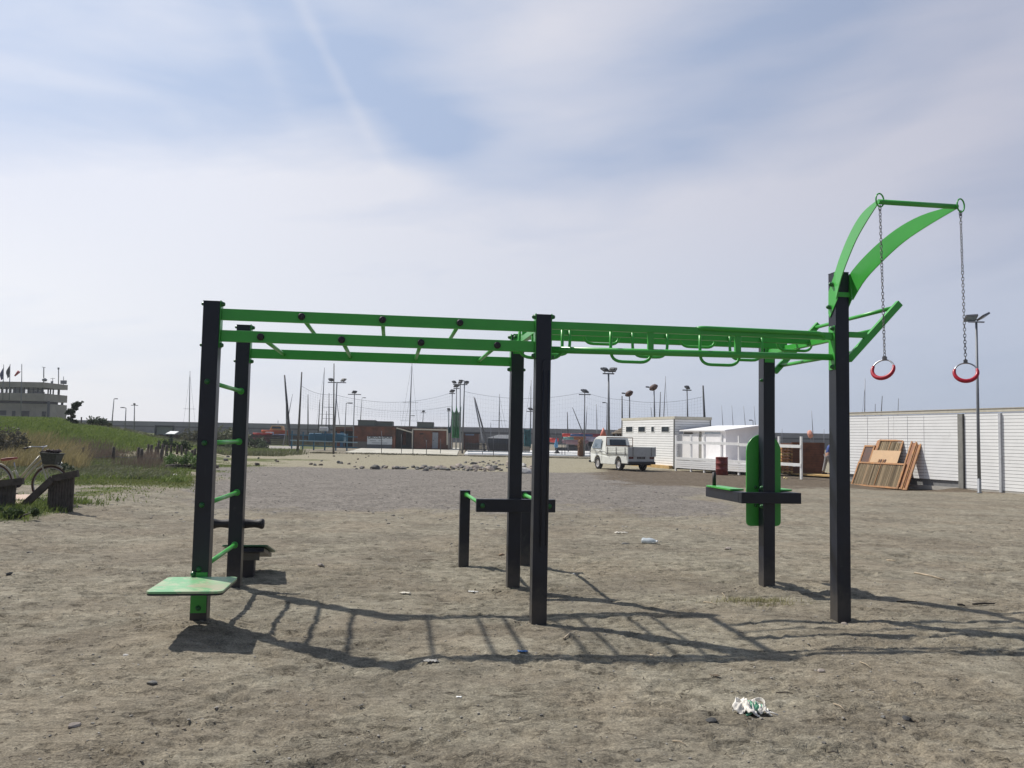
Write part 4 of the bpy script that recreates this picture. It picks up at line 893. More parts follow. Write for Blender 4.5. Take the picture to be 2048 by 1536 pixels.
# ------------------------------------------------------------------ picket fences left
def pickets(pxs, hts, n, lab, m=PICK, w=.09, gap=None, rails=(.25, .8), flat=False):
    o = thing('picket_fence', lab, 'fence'); P = []; b = MB()
    for (x, y), h in zip(pxs, hts): P.append((G(x, y), h))
    segs = len(P)-1; k = n//segs; rl = [MB(), MB()]
    for s_ in range(segs):
        (a, ha), (c, hc) = P[s_], P[s_+1]
        for i in range(k):
            t = (i+.5)/k; p = a.lerp(c, t); h = (ha+(hc-ha)*t)*random.uniform(.95, 1.04); z = 0 if flat else tz(p.x, p.y); dd = (c-a).normalized()
            b.bar((p.x, p.y, z-.05), (p.x, p.y, z+h), w, .03, up=(-dd.y, dd.x, 0))
        for j in (0, 1): rl[j].bar(a+Vector((0, .04, ha*rails[j])), c+Vector((0, .04, hc*rails[j])), .04, .08)
    b.build('pickets', m, o); [r_.build('rail', m, o) for r_ in rl]; return o
pickets([(494, 889.6), (690, 892.2)], [1.45, 1.45], 84, 'dark picket fence in front of the orange boats and blue trailer', w=.125)
pickets([(309, 895), (455, 896)], [1.25, 1.25], 110, 'reddish brown close boarded fence at the foot of the breakwater behind the information board', m=mat('red_brown_pickets', (.085, .05, .04), .85, var=.3, sc=1), w=.16, flat=True)
pickets([(930, 903.5), (1060, 905)], [1.0, 1.0], 56, 'low black picket fence behind the white paving', m=BK, w=.09)

# ------------------------------------------------------------------ boats, kayaks, trailer
at0 = A
def hull(name, lab, c, L, Wd, Hh, m, m2=None, yaw=0., cat='boat', cabin=None, grp=None):
    o = thing(name, lab, cat, c, yaw, grp); n = 14; rows = []
    for i in range(n+1):
        t = i/n; x = (t-.5)*L; w = Wd/2*(1-abs(2*t-1)**2.6) if cat != 'kayak' else Wd/2*(1-abs(2*t-1)**2.0); w = max(w, .012); zk = Hh*.35*abs(2*t-1)**3
        if cat == 'boat': w = Wd/2*min(1, (1-t)*3.2+.02)**.6*(.85+.15*min(1, t*5)); w = max(w, .02); zk = Hh*.5*t**4
        rows.append([Vector((x, w*math.cos(a), zk+(Hh-zk)*(1-math.sin(a)) if True else 0)) for a in [PI*j/8 for j in range(9)]])
    b = MB(); b.sheet(rows); hb = b.build('hull', m, o); s_ = hb.modifiers.new('s', 'SOLIDIFY'); s_.thickness = .04
    b = MB(); b.add([r_[0]-Vector((0, 0, .04)) for r_ in rows]+[r_[-1]-Vector((0, 0, .04)) for r_ in rows], [(i, i+1, n+2+i, n+1+i) for i in range(n)]); b.build('deck', m2 or m, o)
    if cabin:
        cx, cl, cw, ch = cabin; b = MB(); b.prism([(cx-cl/2, -cw/2, Hh), (cx+cl/2, -cw/2, Hh), (cx+cl*.34, -cw/2, Hh+ch), (cx-cl*.42, -cw/2, Hh+ch)], (0, cw, 0)); cb_ = b.build('cabin', m2 or m, o, bevel=.05)
        b = MB(); b.prism([(cx-cl*.36, -cw/2-.02, Hh+ch*.35), (cx+cl*.34, -cw/2-.02, Hh+ch*.35), (cx+cl*.27, -cw/2-.02, Hh+ch*.85), (cx-cl*.34, -cw/2-.02, Hh+ch*.85)], (0, cw+.04, 0)); b.build('cabin_window', GLASS, cb_)
    return o
OR = cmat('orange_hull', (.62, .10, .03)); RD = cmat('red_hull', (.50, .035, .03)); YO = cmat('pale_orange', (.60, .33, .12)); BL = cmat('blue_hull', (.045, .09, .22)); WH = cmat('white_hull', (.6, .6, .6)); MR = cmat('maroon_hull', (.24, .03, .05)); TE = cmat('teal_hull', (.16, .36, .34)); LV = cmat('lavender_hull', (.33, .31, .42))
def at(px, py, Yd): v = A(px, py, Yd); return v
hull('lifeboat', 'orange boat with a pale cabin, uppermost of the boats behind the picket fence', at(550, 870, 122), 4.0, 1.6, .70, OR, YO, PI, cabin=(-.3, 2.0, 1.2, .65))
hull('motorboat', 'red boat with a sharp bow below the orange boat', at(524, 875, 118), 2.6, 1.3, .65, RD, OR, PI)
hull('motorboat', 'dark red boat hull lowest in the stack behind the pickets', at(521, 884, 117), 2.3, 1.2, .65, RD, MR, PI)
o = thing('boat_trailer', 'blue boat with a white stripe on its trailer behind the picket fence', 'trailer', Vector((at0(552, 880, 119).x, 119, 0))); b = MB(); b.bb((-1.5, -.5, .78), (1.35, .9, 1.50)); b.build('blue_hull', BL, o, bevel=.15)
b = MB(); b.bb((-.5, -.53, .95), (.8, -.51, 1.08)); b.build('white_stripe', WH, o); b = MB(); b.bb((-1.45, -.4, 1.50), (-.5, .7, 1.8)); b.build('white_cover', cmat('white_cover', (.42, .42, .42)), o, bevel=.1)
b = MB(); b.bar((-1.7, .2, .6), (2.0, .2, .6), .12, .12); b.build('frame', DPOLE, o)
for x in (-1.6, -.9):
    b = MB(); b.lathe([(.12, -.1), (.33, -.1), (.34, .1), (.12, .1)], (x, -.5, .34), axis='Y', n=16); b.build('wheel', TYRE, o)
o = thing('boat_rack', 'blue steel rack and trailer behind the net between the two wooden net posts', 'rack', G(654, 901, .0)); BS = cmat('blue_steel', (.03, .13, .20)); LB = cmat('light_blue_steel', (.28, .40, .46))
for k in range(6):
    b = MB(); b.bb((-3.6+k*1.1, 0, 0), (-3.48+k*1.1, .1, 1.9-.1*(k % 3))); b.build('upright', BS, o)
for k, z in enumerate((.45, .95, 1.5)):
    b = MB(); b.bar((-3.7, 0, z), (3.0, 0, z-.1), .08, .10); b.build('rail', LB if k == 1 else BS, o)
b = MB(); b.bb((-2.0, .3, .9), (1.6, 1.6, 1.7)); b.build('blue_tarpaulin', BS, o, bevel=.15)
b = MB(); b.bb((-.9, .2, 1.9), (-.1, .9, 2.35)); b.build('white_bundle', WH, o, bevel=.12)
for i, (c, m, m2, L, lab) in enumerate((((1146, 876, 96), RD, MR, 2.6, 'red kayak at the left end of the upper row beyond the pickup'), ((1163, 877, 95), BL, WH, 2.6, 'blue kayak resting between the red ones'), ((1183, 876, 96), MR, WH, 3.0, 'maroon kayak with a white deck nearest the pickup cab'),
   ((1141, 883, 93), TE, TE, 1.6, 'pale teal kayak at the lower left of the heap'), ((1162, 882, 93), cmat('orange_brown_hull', (.36, .15, .06)), OR, 3.0, 'orange brown kayak in the middle of the lower row'), ((1184, 883, 93), LV, LV, 2.6, 'lavender grey kayak beside the pickup windscreen'), ((1150, 889, 92), cmat('pink_grey_hull', (.22, .13, .15)), MR, 3.0, 'dull pink kayak lowest in the heap'), ((1107, 885, 93), RD, RD, 1.2, 'small red float lying near the blue parasol'))):
    hull('kayak', lab, at(*c), L, .8, .5, m, m2, R(4), 'kayak', grp='coloured kayaks heaped by the beach club')
b = MB(); b.bb((-3.3, -.3, 0), (3.6, .3, .45)); o = b.build('kayak_rack', DPOLE, loc=G(1158, 902)); tag(o, 'low dark rack under the heap of coloured kayaks', 'rack')
o = thing('storage_shed', 'dark long shed with a red brown front behind the kayaks', 'shed'); p, q = A(1136, 869, 120), A(1205, 893, 120)
b = MB(); b.bb((p.x, 120, 0), (q.x, 124, p.z)); b.build('wall', mat('shed_wall', (.05, .055, .06), .8), o); b = MB(); b.bb((p.x+1, 119.9, q.z), (p.x+2.6, 120, p.z-.2)); b.build('red_panel', WOODB, o)
b = MB(); b.prism([(p.x-.3, 119.5, p.z-.3), (p.x+1.5, 119.5, p.z+.1), (q.x+.3, 119.5, p.z+.1), (q.x+.3, 119.5, p.z), (p.x+1.5, 119.5, p.z)], (0, 5, 0)); b.build('roof', CAPT, o)
# closed parasol, trunk, thatched gazebo, small orange ball, marker flag
o = thing('closed_parasol', 'small folded blue parasol standing left of the kayaks', 'parasol', G(1112, 908)); z1 = A(1112, 874, G(1112, 908).y).z
b = MB(); b.tube([(0, 0, 0), (0, 0, z1)], .03, 8); b.build('pole', WH, o); b = MB(); b.lathe([(.02, z1), (.13, z1-.5), (.22, z1-1.0), (.10, z1-1.15), (.02, z1-1.1)], (0, 0, 0), n=8); b.build('canopy', cmat('sky_blue_cloth', (.07, .27, .50)), o)
b = MB(); b.lathe([(.35, 0), (.3, .15), (.12, .35), (.05, .42)], (.1, 0, 0), n=10); b.build('base', BK, o)
o = thing('palm_stump', 'short shaggy brown palm trunk left of the white pickup', 'palm', G(1161, 913)); b = MB(); r_ = random.Random(5)
b.lathe([(.26, 0), (.30, .2), (.24, .7), (.22, 1.3), (.16, 1.6), (0, 1.65)], (0, 0, 0), n=12); b.build('trunk', RUST, o)
b = MB()
for i in range(90):
    a = r_.uniform(0, 2*PI); z = r_.uniform(.1, 1.6); p = Vector((.24*math.cos(a), .24*math.sin(a), z)); e = p+Vector((math.cos(a)*.14, math.sin(a)*.14, -.18 if i % 2 else .16)); w = Vector((-math.sin(a), math.cos(a), 0))*.05
    b.add([p-w, p+w, e], [(0, 1, 2)])
b.build('frond_stubs', mat('dry_frond', (.22, .12, .05), .9, var=.4, sc=9), o)
o = thing('thatched_gazebo', 'grey brown layered thatched roof gazebo behind the left corner of the white cabin', 'gazebo'); q = A(1250, 890, 62); tp = A(1250, 853, 62).z
ev = A(1222, 868, 62); rw = q.x-ev.x
b = MB()
for k in range(4): f0, f1 = 1-k*.23, 1-k*.23-.26; b.lathe([(rw*f0, ev.z+(tp-ev.z)*k/4), (rw*f0-.05, ev.z+(tp-ev.z)*k/4+.1), (max(.05, rw*f1), ev.z+(tp-ev.z)*(k+1.15)/4)], (q.x, 62, 0), n=16)
b.build('roof', mat('thatch', (.16, .13, .10), .95, var=.4, sc=6), o)
for a in range(6): b = MB(); b.tube([(q.x+rw*.8*math.cos(a*PI/3), 62+rw*.8*math.sin(a*PI/3), 0), (q.x+rw*.8*math.cos(a*PI/3), 62+rw*.8*math.sin(a*PI/3), ev.z+.1)], .08, 6); b.build('post', WOODD, o)
b = MB(); b.lathe([(rw*.75, 0), (rw*.75, ev.z-.3)], (q.x, 62, 0), n=12); b.build('counter', WOODD, o)
def marker(px, y0, yb, Yd, mcol, lab, h_=.75):
    p = A(px, yb, Yd); z = A(px, y0, Yd).z; o = thing('marker_flag', lab, 'flag', (p.x, p.y, 0)); b = MB(); b.tube([(0, 0, 0), (0, 0, z)], .03, 6); b.build('pole', WH, o)
    b = MB(); b.lathe([(0.02, z), (.16, z-.35), (.28, z-.7)], (0, 0, 0), n=8); b.build('top_cone', cmat('salmon_cloth', (.60, .18, .12)), o); b = MB(); b.lathe([(.30, z-.72), (.34, z-1.15), (.2, z-1.2)], (0, 0, 0), n=8); b.build('lower_cone', cmat('orange_cloth', (.65, .30, .06)), o)
marker(1206, 855, 905, 60, None, 'orange and salmon cone shaped marker on a white stick above the pickup roof')
p = A(1620.5, 868, 100); b = MB(); b.blobrock((0, 0, 0), (.42, .42, .55), 3, 2); o = b.build('marker_ball', cmat('pale_salmon', (.62, .26, .18)), loc=p); tag(o, 'pale orange buoy on a pole before the breakwater, left of the tall ring post', 'buoy')
b = MB(); b.tube([(.1, .1, -3.0), (.1, .1, .3)], .03, 6); pl = b.build('pole', POLE, o)
# white beach canopy and plastic garden chair
o = thing('canopy_tent', 'low white topped dark canopy left of the rear middle black post', 'canopy', G(1006, 903)); 
b = MB(); b.prism([(-1.9, 0, 1.55), (-.6, 0, 1.95), (1.6, 0, 1.95), (1.9, 0, 1.5)], (0, 2.5, 0)); b.build('top', WH, o)
b = MB(); b.bb((-1.8, .2, 0), (1.8, 2.3, 1.5)); b.build('side_cloth', mat('dark_cloth', (.03, .035, .045), .9), o)
def rockrow(n, fx, lab, grp, name='rock', m=(ROCK, ROCKL), smin=.08, smax=.2):
    bases = []
    for k in range(6): b = MB(); b.blobrock((0, 0, 0), (1, .9, .72), 100+k+n, 2); bases.append(b.build(name, m[k % len(m)]))
    used = set()
    for i in range(n):
        k = i % 6; px, py = fx(i); p = G(px, py); s_ = random.uniform(smin, smax)*(1.6 if random.random() < .12 else 1)
        o = bases[k] if k not in used else bases[k].copy()
        if k in used: C.objects.link(o)
        used.add(k); o.location = (p.x, p.y, tz(p.x, p.y)+s_*.28); o.rotation_euler = (random.uniform(-.4, .4), random.uniform(-.4, .4), random.uniform(0, 6)); o.scale = (s_*1.25, s_, s_); tag(o, lab, 'rock', grp)
def fr1(i):
    x = 705+(i*37 % 97)/97*355
    x = x if random.random() > .55 else random.uniform(830, 1000); return x, 938+random.gauss(0, 1.6)+(x-880)*.012
rockrow(130, fr1, 'grey rock in the low row along the far edge of the gravel patch', 'rocks along the gravel edge', smin=.055, smax=.16)
def fr2(i): x = random.uniform(930, 1062); return x, 925+random.gauss(0, 3)+(x-930)*.07
rockrow(40, fr2, 'pale stone on the sandy strip behind the rock row', 'pale stones on the sand', m=(ROCKL, ROCK), smin=.05, smax=.13)
def fr3(i): return random.uniform(430, 760), random.uniform(907, 932)
rockrow(28, fr3, 'scattered brown lump on the pale sand before the nets', 'lumps on the pale sand', m=(mat('brown_clod', (.12, .10, .085), .95), ROCK), smin=.06, smax=.14)
def fr4(i): return (1042+random.uniform(0, 22), 938+random.gauss(0, 2.5))
rockrow(14, fr4, 'whitish rock heaped between the two middle black posts', 'white rocks between the middle posts', m=(mat('white_rock', (.48, .46, .44), .85, var=.2), ROCKL), smin=.09, smax=.20)

# ------------------------------------------------------------------ pickup
def build_van():
    rl = G(1238.5, 941); ph = R(26); hd = Vector((-math.sin(ph), math.cos(ph), 0)); rt = Vector((math.cos(ph), math.sin(ph), 0))
    org = rl+rt*.76; yaw = math.atan2(hd.y, hd.x)
    v = thing('pickup_truck', 'old white flatbed pickup with a grey tailgate parked on the sand beside the white cabin', 'pickup', (org.x, org.y, 0), yaw); v.scale = (.84, .93, 1.0)
    # local x forward, y left, origin under rear axle
    wb = 2.46; hw = .90
    def arch(xc, n=10): return [(xc+.37*math.cos(a), .38+.37*math.sin(a)) for a in [PI-PI*i/n for i in range(n+1)]]
    side = [(-1.05, .42), (-1.05, .78)] ; low = [(-1.05, .38), (-.37, .38)]+arch(0)[1:-1]+[(.37, .38), (.40, .30), (wb-.40, .30), (wb-.37, .38)]+arch(wb)[1:-1]+[(wb+.37, .38), (3.28, .36)]
    topc = [(3.44, .50), (3.47, .85), (3.42, 1.08), (3.30, 1.17), (3.04, 1.60), (2.88, 1.74), (2.60, 1.80), (1.80, 1.80), (1.66, 1.75), (1.50, 1.10), (1.50, .86), (-1.05, .86)]
    out = low+topc; n = len(out); V = []
    def wid(x, z):
        w = hw
        if z > 1.1: w -= (z-1.1)*.17
        if x > 3.2: w -= (x-3.2)*.35
        if z > 1.72: w -= .05
        return w
    for s_ in (-1, 1): V += [(x, s_*wid(x, z), z) for x, z in out]
    b = MB(); b.add(V, [tuple(range(n)), tuple(range(n, 2*n))[::-1]]+[(i, (i+1) % n, n+(i+1) % n, n+i) for i in range(n)])
    body = b.build('body', VANW, v, bevel=.025)
    # cab side windows, windscreen, rear window
    for s_ in (-1, 1):
        b = MB(); pts = [(3.14, 1.13), (2.96, 1.54), (2.84, 1.63), (2.06, 1.63), (2.06, 1.13)]; y = [s_*(wid(x, z)+.004) for x, z in pts]
        b.prism([(x, yy, z) for (x, z), yy in zip(pts, y)], (0, s_*.006, 0)); b.build('side_window', LGLASS, v)
        b = MB(); pts = [(1.92, 1.16), (1.92, .45), (1.90, .45), (1.90, 1.8), (1.92, 1.8)]; b.bb((1.905, s_*(hw+.0), .45), (1.92, s_*(hw+.006), 1.15)); b.build('door_seam', BUMPER, v)
        b = MB(); b.bb((2.02, s_*hw, .985), (2.16, s_*(hw+.03), 1.01)); b.build('door_handle', BUMPER, v)
        b = MB(); b.bar((3.0, s_*.92, 1.22), (3.08, s_*1.08, 1.28), .02, .02); b.box((3.08, s_*1.1, 1.36), (.03, .15, .2)); b.build('wing_mirror', BUMPER, v)
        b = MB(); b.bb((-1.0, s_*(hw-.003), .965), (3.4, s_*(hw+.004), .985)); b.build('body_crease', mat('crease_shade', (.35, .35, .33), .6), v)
    b = MB(); b.prism([(1.56, -.56, 1.27), (1.56, .56, 1.27), (1.62, .54, 1.62), (1.62, -.54, 1.62)], (-.055, 0, 0)); b.build('rear_window', GLASS, v)
    b = MB(); b.prism([(3.27, -.74, 1.20), (3.27, .74, 1.20), (3.06, .68, 1.60), (3.06, -.68, 1.60)], (.035, 0, .012)); b.build('windscreen', GLASS, v)
    # load bed: floor, sides with ribs and hinges, headboard frame, tailgate
    bz, bt, bw = .86, 1.24, .94
    b = MB(); b.bb((-1.12, -bw, bz), (1.44, bw, bz+.05)); b.build('bed_floor', VANR, v)
    for s_ in (-1, 1):
        b = MB(); b.bb((-1.12, s_*(bw-.03), bz), (1.44, s_*bw, bt))
        for z in (bz+.10, bz+.19, bz+.28): b.bb((-1.08, s_*(bw), z), (1.40, s_*(bw+.014), z+.035))
        b.bb((-1.12, s_*(bw-.035), bt), (1.44, s_*(bw+.012), bt+.03)); dsd = b.build('drop_side', VANW, v)
        for x in (-.85, .15, 1.15):
            b = MB(); b.bb((x-.025, s_*(bw+.014), bz-.12), (x+.025, s_*(bw+.03), bt-.02)); b.build('hinge', mat('grey_hinge', (.22, .21, .2), .6), dsd)
    b = MB(); b.bb((-1.16, -bw, bz-.10), (-1.125, bw, bt+.01)); tg = b.build('tailgate', VANR, v)
    b = MB()
    for z in (bz+.0, bz+.10, bz+.20, bz+.30): b.bb((-1.172, -bw+.05, z), (-1.16, bw-.05, z+.03))
    b.build('pressed_rib', VANR, tg)
    for y in (-.62, .62): b = MB(); b.bb((-1.18, y-.03, bz-.08), (-1.172, y+.03, bt-.02)); b.build('hinge', mat('grey_hinge', (.22, .21, .2), .6), tg)
    b = MB(); b.bb((-1.10, -.88, .50), (-1.06, .88, .78)); rp = b.build('rear_panel', VANR, v)
    for s_ in (-1, 1):
        b = MB(); b.bb((-1.115, s_*.55, .635), (-1.10, s_*.86, .755)); b.build('tail_light', mat('dark_red_lens', (.09, .012, .015), .25), rp)
    b = MB(); b.bb((-1.115, -.24, .63), (-1.10, .30, .75)); np_ = b.build('number_plate', mat('dark_plate', (.035, .035, .04), .5), rp)
    b = MB()
    for i, y in enumerate((.24, .18, .12, .03, -.03, -.09, -.15)): b.bb((-1.119, y-.018, .655), (-1.115, y+.018, .725)) if i % 2 else b.bar((-1.117, y, .655), (-1.117, y-.01, .725), .018, .004)
    b.build('plate_characters', mat('plate_letter_grey', (.35, .35, .34), .6), np_)
    b = MB(); b.bb((-1.20, -.90, .36), (-1.08, .90, .50)); b.build('rear_bumper', BUMPER, v, bevel=.02)
    b = MB(); b.bb((3.40, -.88, .34), (3.58, .88, .47)); b.build('front_bumper', BUMPER, v, bevel=.03)
    b = MB()
    for y in (-bw+.03, bw-.03): b.tube([(1.36, y, bt), (1.36, y, 1.74)], .022, 8)
    b.tube([(1.36, -bw+.03, 1.74), (1.36, bw-.03, 1.74)], .018, 8); b.bb((1.33, -bw+.05, bt+.01), (1.37, bw-.05, 1.31)); b.build('ladder_frame', RUST, v)
    for x in (0, wb):
        for s_ in (-1, 1):
            b = MB(); b.lathe([(.20, -.10), (.31, -.105), (.325, -.08), (.325, .08), (.31, .105), (.20, .10), (.19, 0), (.20, -.10)], (x, s_*.78, .325), axis='Y', n=28, cap=False); wh = b.build('wheel', TYRE, v)
            b = MB(); b.lathe([(0, s_*.075), (.06, s_*.085), (.09, s_*.075), (.15, s_*.06), (.19, s_*.09), (.205, s_*.098)], (x, s_*.785, .325), axis='Y', n=24, cap=False); b.build('hubcap', mat('grey_hubcap', (.50, .48, .47), .4, .3), wh)
    b = MB(); b.bb((-1.0, -.70, .30), (3.2, .70, .50)); b.build('chassis', BK, v)
    return v
build_van()

# ------------------------------------------------------------------ white slatted cabin
def face_frame(a, b_):
    d_ = (b_-a); L = d_.length; d_.normalize(); return d_, L
def slats(par, a, b_, z0, z1, pitch, out, nm='slat_wall', m=SLATW, th=.022, hf=.80):
    d_, L = face_frame(a, b_); nrm = Vector((d_.y, -d_.x, 0))*out; b = MB(); n = int(round((z1-z0)/pitch)); pt = (z1-z0)/n
    for i in range(n):
        z = z0+(i+.5)*pt; p, q = a+nrm*th/2, b_+nrm*th/2; b.bar(Vector((p.x, p.y, z)), Vector((q.x, q.y, z)), th, pt*hf)
    return b.build(nm, m, par)
cN = Vector((9.42, 48.0, 0)); cL = Vector((7.29, 54.5, 0)); cRt = Vector((11.65, 48.55, 0)); ZT = 3.03
wc = thing('slatted_cabin', 'white slatted flat roofed cabin with four small windows behind the pickup', 'cabin')
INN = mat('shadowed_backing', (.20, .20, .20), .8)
def poly(pts, z0, z1): b = MB(); b.prism([(p.x, p.y, z0) for p in pts], (0, 0, z1-z0)); return b
cB = cL+(cRt-cN)
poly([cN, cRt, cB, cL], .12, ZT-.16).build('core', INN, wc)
slats(wc, cN, cL, .15, ZT-.17, .142, -1, hf=.88); slats(wc, cN, cRt, .15, ZT-.17, .142, 1, hf=.88)
def off(p, q, r_): # push outline outwards
    c = (cN+cRt+cB+cL)/4; return p+(p-c).normalized()*r_
poly([off(p, 0, .10) for p in (cN, cRt, cB, cL)], ZT-.16, ZT).build('roof_edge', CAPT, wc)
dL, LL = face_frame(cN, cL); nL = Vector((-dL.y, dL.x, 0)); nL = nL if nL.x < 0 else -nL
def onface(px, py, a=cN, d_=dL, n_=nL, o_=.03):   # point of a sight line on a vertical face
    r_ = ray(px, py); p0 = a+n_*o_; t = n_.dot(p0-Vector((0, 0, CH)))/n_.dot(r_); return Vector((0, 0, CH))+r_*t
def quadface(par, x0, y0, x1, y1, m, nm, a=cN, d_=dL, n_=nL, o_=.03, th=.02):
    p0, p1 = onface(x0, (y0+y1)/2, a, d_, n_, o_), onface(x1, (y0+y1)/2, a, d_, n_, o_); z0 = (onface(x0, y1, a, d_, n_, o_).z+onface(x1, y1, a, d_, n_, o_).z)/2; z1 = (onface(x0, y0, a, d_, n_, o_).z+onface(x1, y0, a, d_, n_, o_).z)/2
    b = MB(); b.prism([(p0.x, p0.y, z0), (p1.x, p1.y, z0), (p1.x, p1.y, z1), (p0.x, p0.y, z1)], n_*th); return b.build(nm, m, par)
for x0, x1 in ((1252.5, 1265), (1277, 1290), (1303, 1308), (1323.5, 1338)):
    w_ = quadface(wc, x0, 853.5, x1, 863.5, GLASS, 'window', o_=.035)
    fr = quadface(wc, x0-1.6, 852, x1+1.4, 864.8, WHITE, 'window_frame', o_=.024)
for p in (cN, cL, cRt): b = MB(); b.box((p.x-.012, p.y-.02, (ZT-.05)/2), (.07, .07, ZT-.2)); b.build('corner_trim', ALUG, wc)
b = MB(); p, q = cN.lerp(cL, .02)+nL*.12, cN.lerp(cL, .75)+nL*.12; b.bar((p.x, p.y, .09), (q.x, q.y, .09), .25, .18); b.build('timber_base', WOODY, wc)

# ------------------------------------------------------------------ white beach huts with a rail fence and plank skirt
hA, hB = Vector((9.86, 47.7, 0)), Vector((11.37, 44.0, 0)); sd_ = Vector((.95, .30, 0)).normalized(); DP = 2.0
hd_, HL = face_frame(hB, hA); hn = Vector((-hd_.y, hd_.x, 0)); hn = hn if hn.x < 0 else -hn
hu = thing('beach_hut', 'white beach hut row with pale doors and sloping roof right of the slatted cabin', 'beach hut')
zf, zfr, zbk = .55, 2.17, 2.46
SIDEM = WHITE2
b = MB(); P0, P1_, P2_, P3_ = hA, hB, hB+sd_*DP, hA+sd_*DP
b.add([(P0.x, P0.y, zf), (P1_.x, P1_.y, zf), (P2_.x, P2_.y, zf), (P3_.x, P3_.y, zf), (P0.x, P0.y, zfr), (P1_.x, P1_.y, zfr), (P2_.x, P2_.y, zbk), (P3_.x, P3_.y, zbk)], [(0, 1, 5, 4), (1, 2, 6, 5), (2, 3, 7, 6), (3, 0, 4, 7), (0, 1, 2, 3), (4, 5, 6, 7)]); b.build('wall', SIDEM, hu)
b = MB(); e0, e1, e2, e3 = hA+hn*.18-sd_*0-hd_*-.1, hB+hn*.18-hd_*.15, hB+sd_*(DP+.12)-hd_*.15, hA+sd_*(DP+.12)+hd_*.1
b.add([(e.x, e.y, z) for e, z in ((e0, zfr+.0), (e1, zfr+.0), (e2, zbk+.02), (e3, zbk+.02), (e0, zfr+.07), (e1, zfr+.07), (e2, zbk+.09), (e3, zbk+.09))], [(0, 1, 2, 3), (4, 5, 6, 7), (0, 1, 5, 4), (1, 2, 6, 5), (2, 3, 7, 6), (3, 0, 4, 7)]); b.build('roof', WHITE2, hu)
for x0, x1 in ((1354, 1398), (1404, 1445)):
    dd = quadface(hu, x0, 868, x1, 919, WHITE2, 'door', a=hB, d_=hd_, n_=hn, o_=.012, th=.03)
quadface(hu, 1399, 863, 1403, 920, mat('grey_gap', (.30, .29, .26), .8), 'gap_between_huts', a=hB, d_=hd_, n_=hn, o_=.01, th=.02)
quadface(hu, 1368, 865, 1385, 867.5, BK, 'vent_slot', a=hB, d_=hd_, n_=hn, o_=.045, th=.01); quadface(hu, 1410, 864, 1440, 868.5, mat('blue_grey_panel', (.45, .5, .55), .6), 'fascia_panel', a=hB, d_=hd_, n_=hn, o_=.012, th=.02)
fA, fB = G(1350.5, 941.5), G(1602.5, 958.5); fd, FL = face_frame(fA, fB); fn = Vector((-fd.y, fd.x, 0)); fn = fn if fn.x < 0 else -fn
tf = thing('rail_fence', 'white painted rail fence with a plank skirt running past the beach huts', 'fence')
def fpt(px, py, o_=0): return onface(px, py, fA, fd, fn, o_)
for px in (1352, 1382.5, 1409, 1443.5, 1478, 1558, 1602.5):
    p = fpt(px, 900); b = MB(); b.box((p.x, p.y, .93), (.09, .09, 1.98), rz=math.atan2(fd.y, fd.x)); b.build('fence_post', WHITE, tf)
for a_x, b_x, z in ((1352, 1478, 1.52), (1478, 1602, 1.47), (1478, 1602, .64), (1352, 1478, .66)):
    p, q = fpt(a_x, 900, .055), fpt(b_x, 900, .055); b = MB(); b.bar((p.x, p.y, z+.02), (q.x, q.y, z), .03, .14); b.build('rail', WHITE, tf)
p, q = fpt(1351, 900, .05), fpt(1500, 900, .05); slats(tf, Vector((p.x, p.y, 0)), Vector((q.x, q.y, 0)), .16, .58, .105, 1 if True else -1, 'skirt_planks', SLATW, hf=.85)
b = MB(); dk = [fpt(1352, 900, -.02), fpt(1500, 900, -.02)]; q2 = [Vector((p.x, p.y, 0))+Vector((.95, .3, 0))*2.6 for p in dk]; b.prism([(p.x, p.y, .46) for p in (dk[0], dk[1], q2[1], q2[0])], (0, 0, .06)); b.build('deck', WHITE2, tf)
# rail post shadows come from the sun; wooden deck, brown crate wall, pallets
dz = G(1566, 951); de = G(1662, 957); b = MB(); b.prism([(p.x, p.y, .07) for p in (dz, de, de+Vector((2.2, 3.2, 0)), dz+Vector((2.2, 3.2, 0)))], (0, 0, .06)); o = b.build('wooden_deck', WOODY); tag(o, 'low raw yellow timber decking in front of the brown boarded box', 'decking')
bx0, bx1 = A(1583, 950, 41.5), A(1649, 950, 41.5); o = thing('boarded_box', 'dark brown horizontally boarded box standing on the yellow decking', 'wooden box'); z1 = A(1600, 884.5, 41.5).z
b = MB(); b.bb((bx0.x, 41.52, .13), (bx1.x, 43.2, z1-.05)); b.build('core', WOODD, o)
b = MB(); nb = 13; h = (z1-.13)/nb
for i in range(nb): b.bb((bx0.x, 41.5, .14+i*h), (bx1.x, 41.46, .14+(i+1)*h-.012))
b.build('boards', mat('brown_board_stain', (.17, .062, .027), .55, var=.3, sc=3), o)
for k in range(10):
    p = A(1573, 949, 40.9); b = MB(); z = .14+k*.145
    b.bb((p.x-.28, 40.75, z+.06), (p.x+.27, 41.9, z+.10)); 
    for dx in (-.24, 0, .2): b.bb((p.x+dx-.03, 40.75, z), (p.x+dx+.05, 41.9, z+.06))
    o = b.build('pallet', WOODR if k % 3 else WOODY); o.rotation_euler = (0, 0, 0); tag(o, '%s pallet from the bottom of the stack beside the brown boarded box' % ORD[k], 'pallet', 'stack of pallets')
for i, (px, py, s_) in enumerate(((1569, 957, .09), (1574, 958, .07), (1580, 946, .12))):
    p = G(px, py); b = MB(); b.blobrock((0, 0, 0), (s_, s_, s_*.6), 40+i, 2); o = b.build('rubble_piece', mat('yellow_rubble', (.52, .42, .22), .9), loc=(p.x, p.y, s_*.3)); tag(o, ('small yellowish rubble lump left of the white end post', 'middle yellowish rubble lump by the white rail', 'largest yellow lump lying on the decking edge')[i], 'rubble')

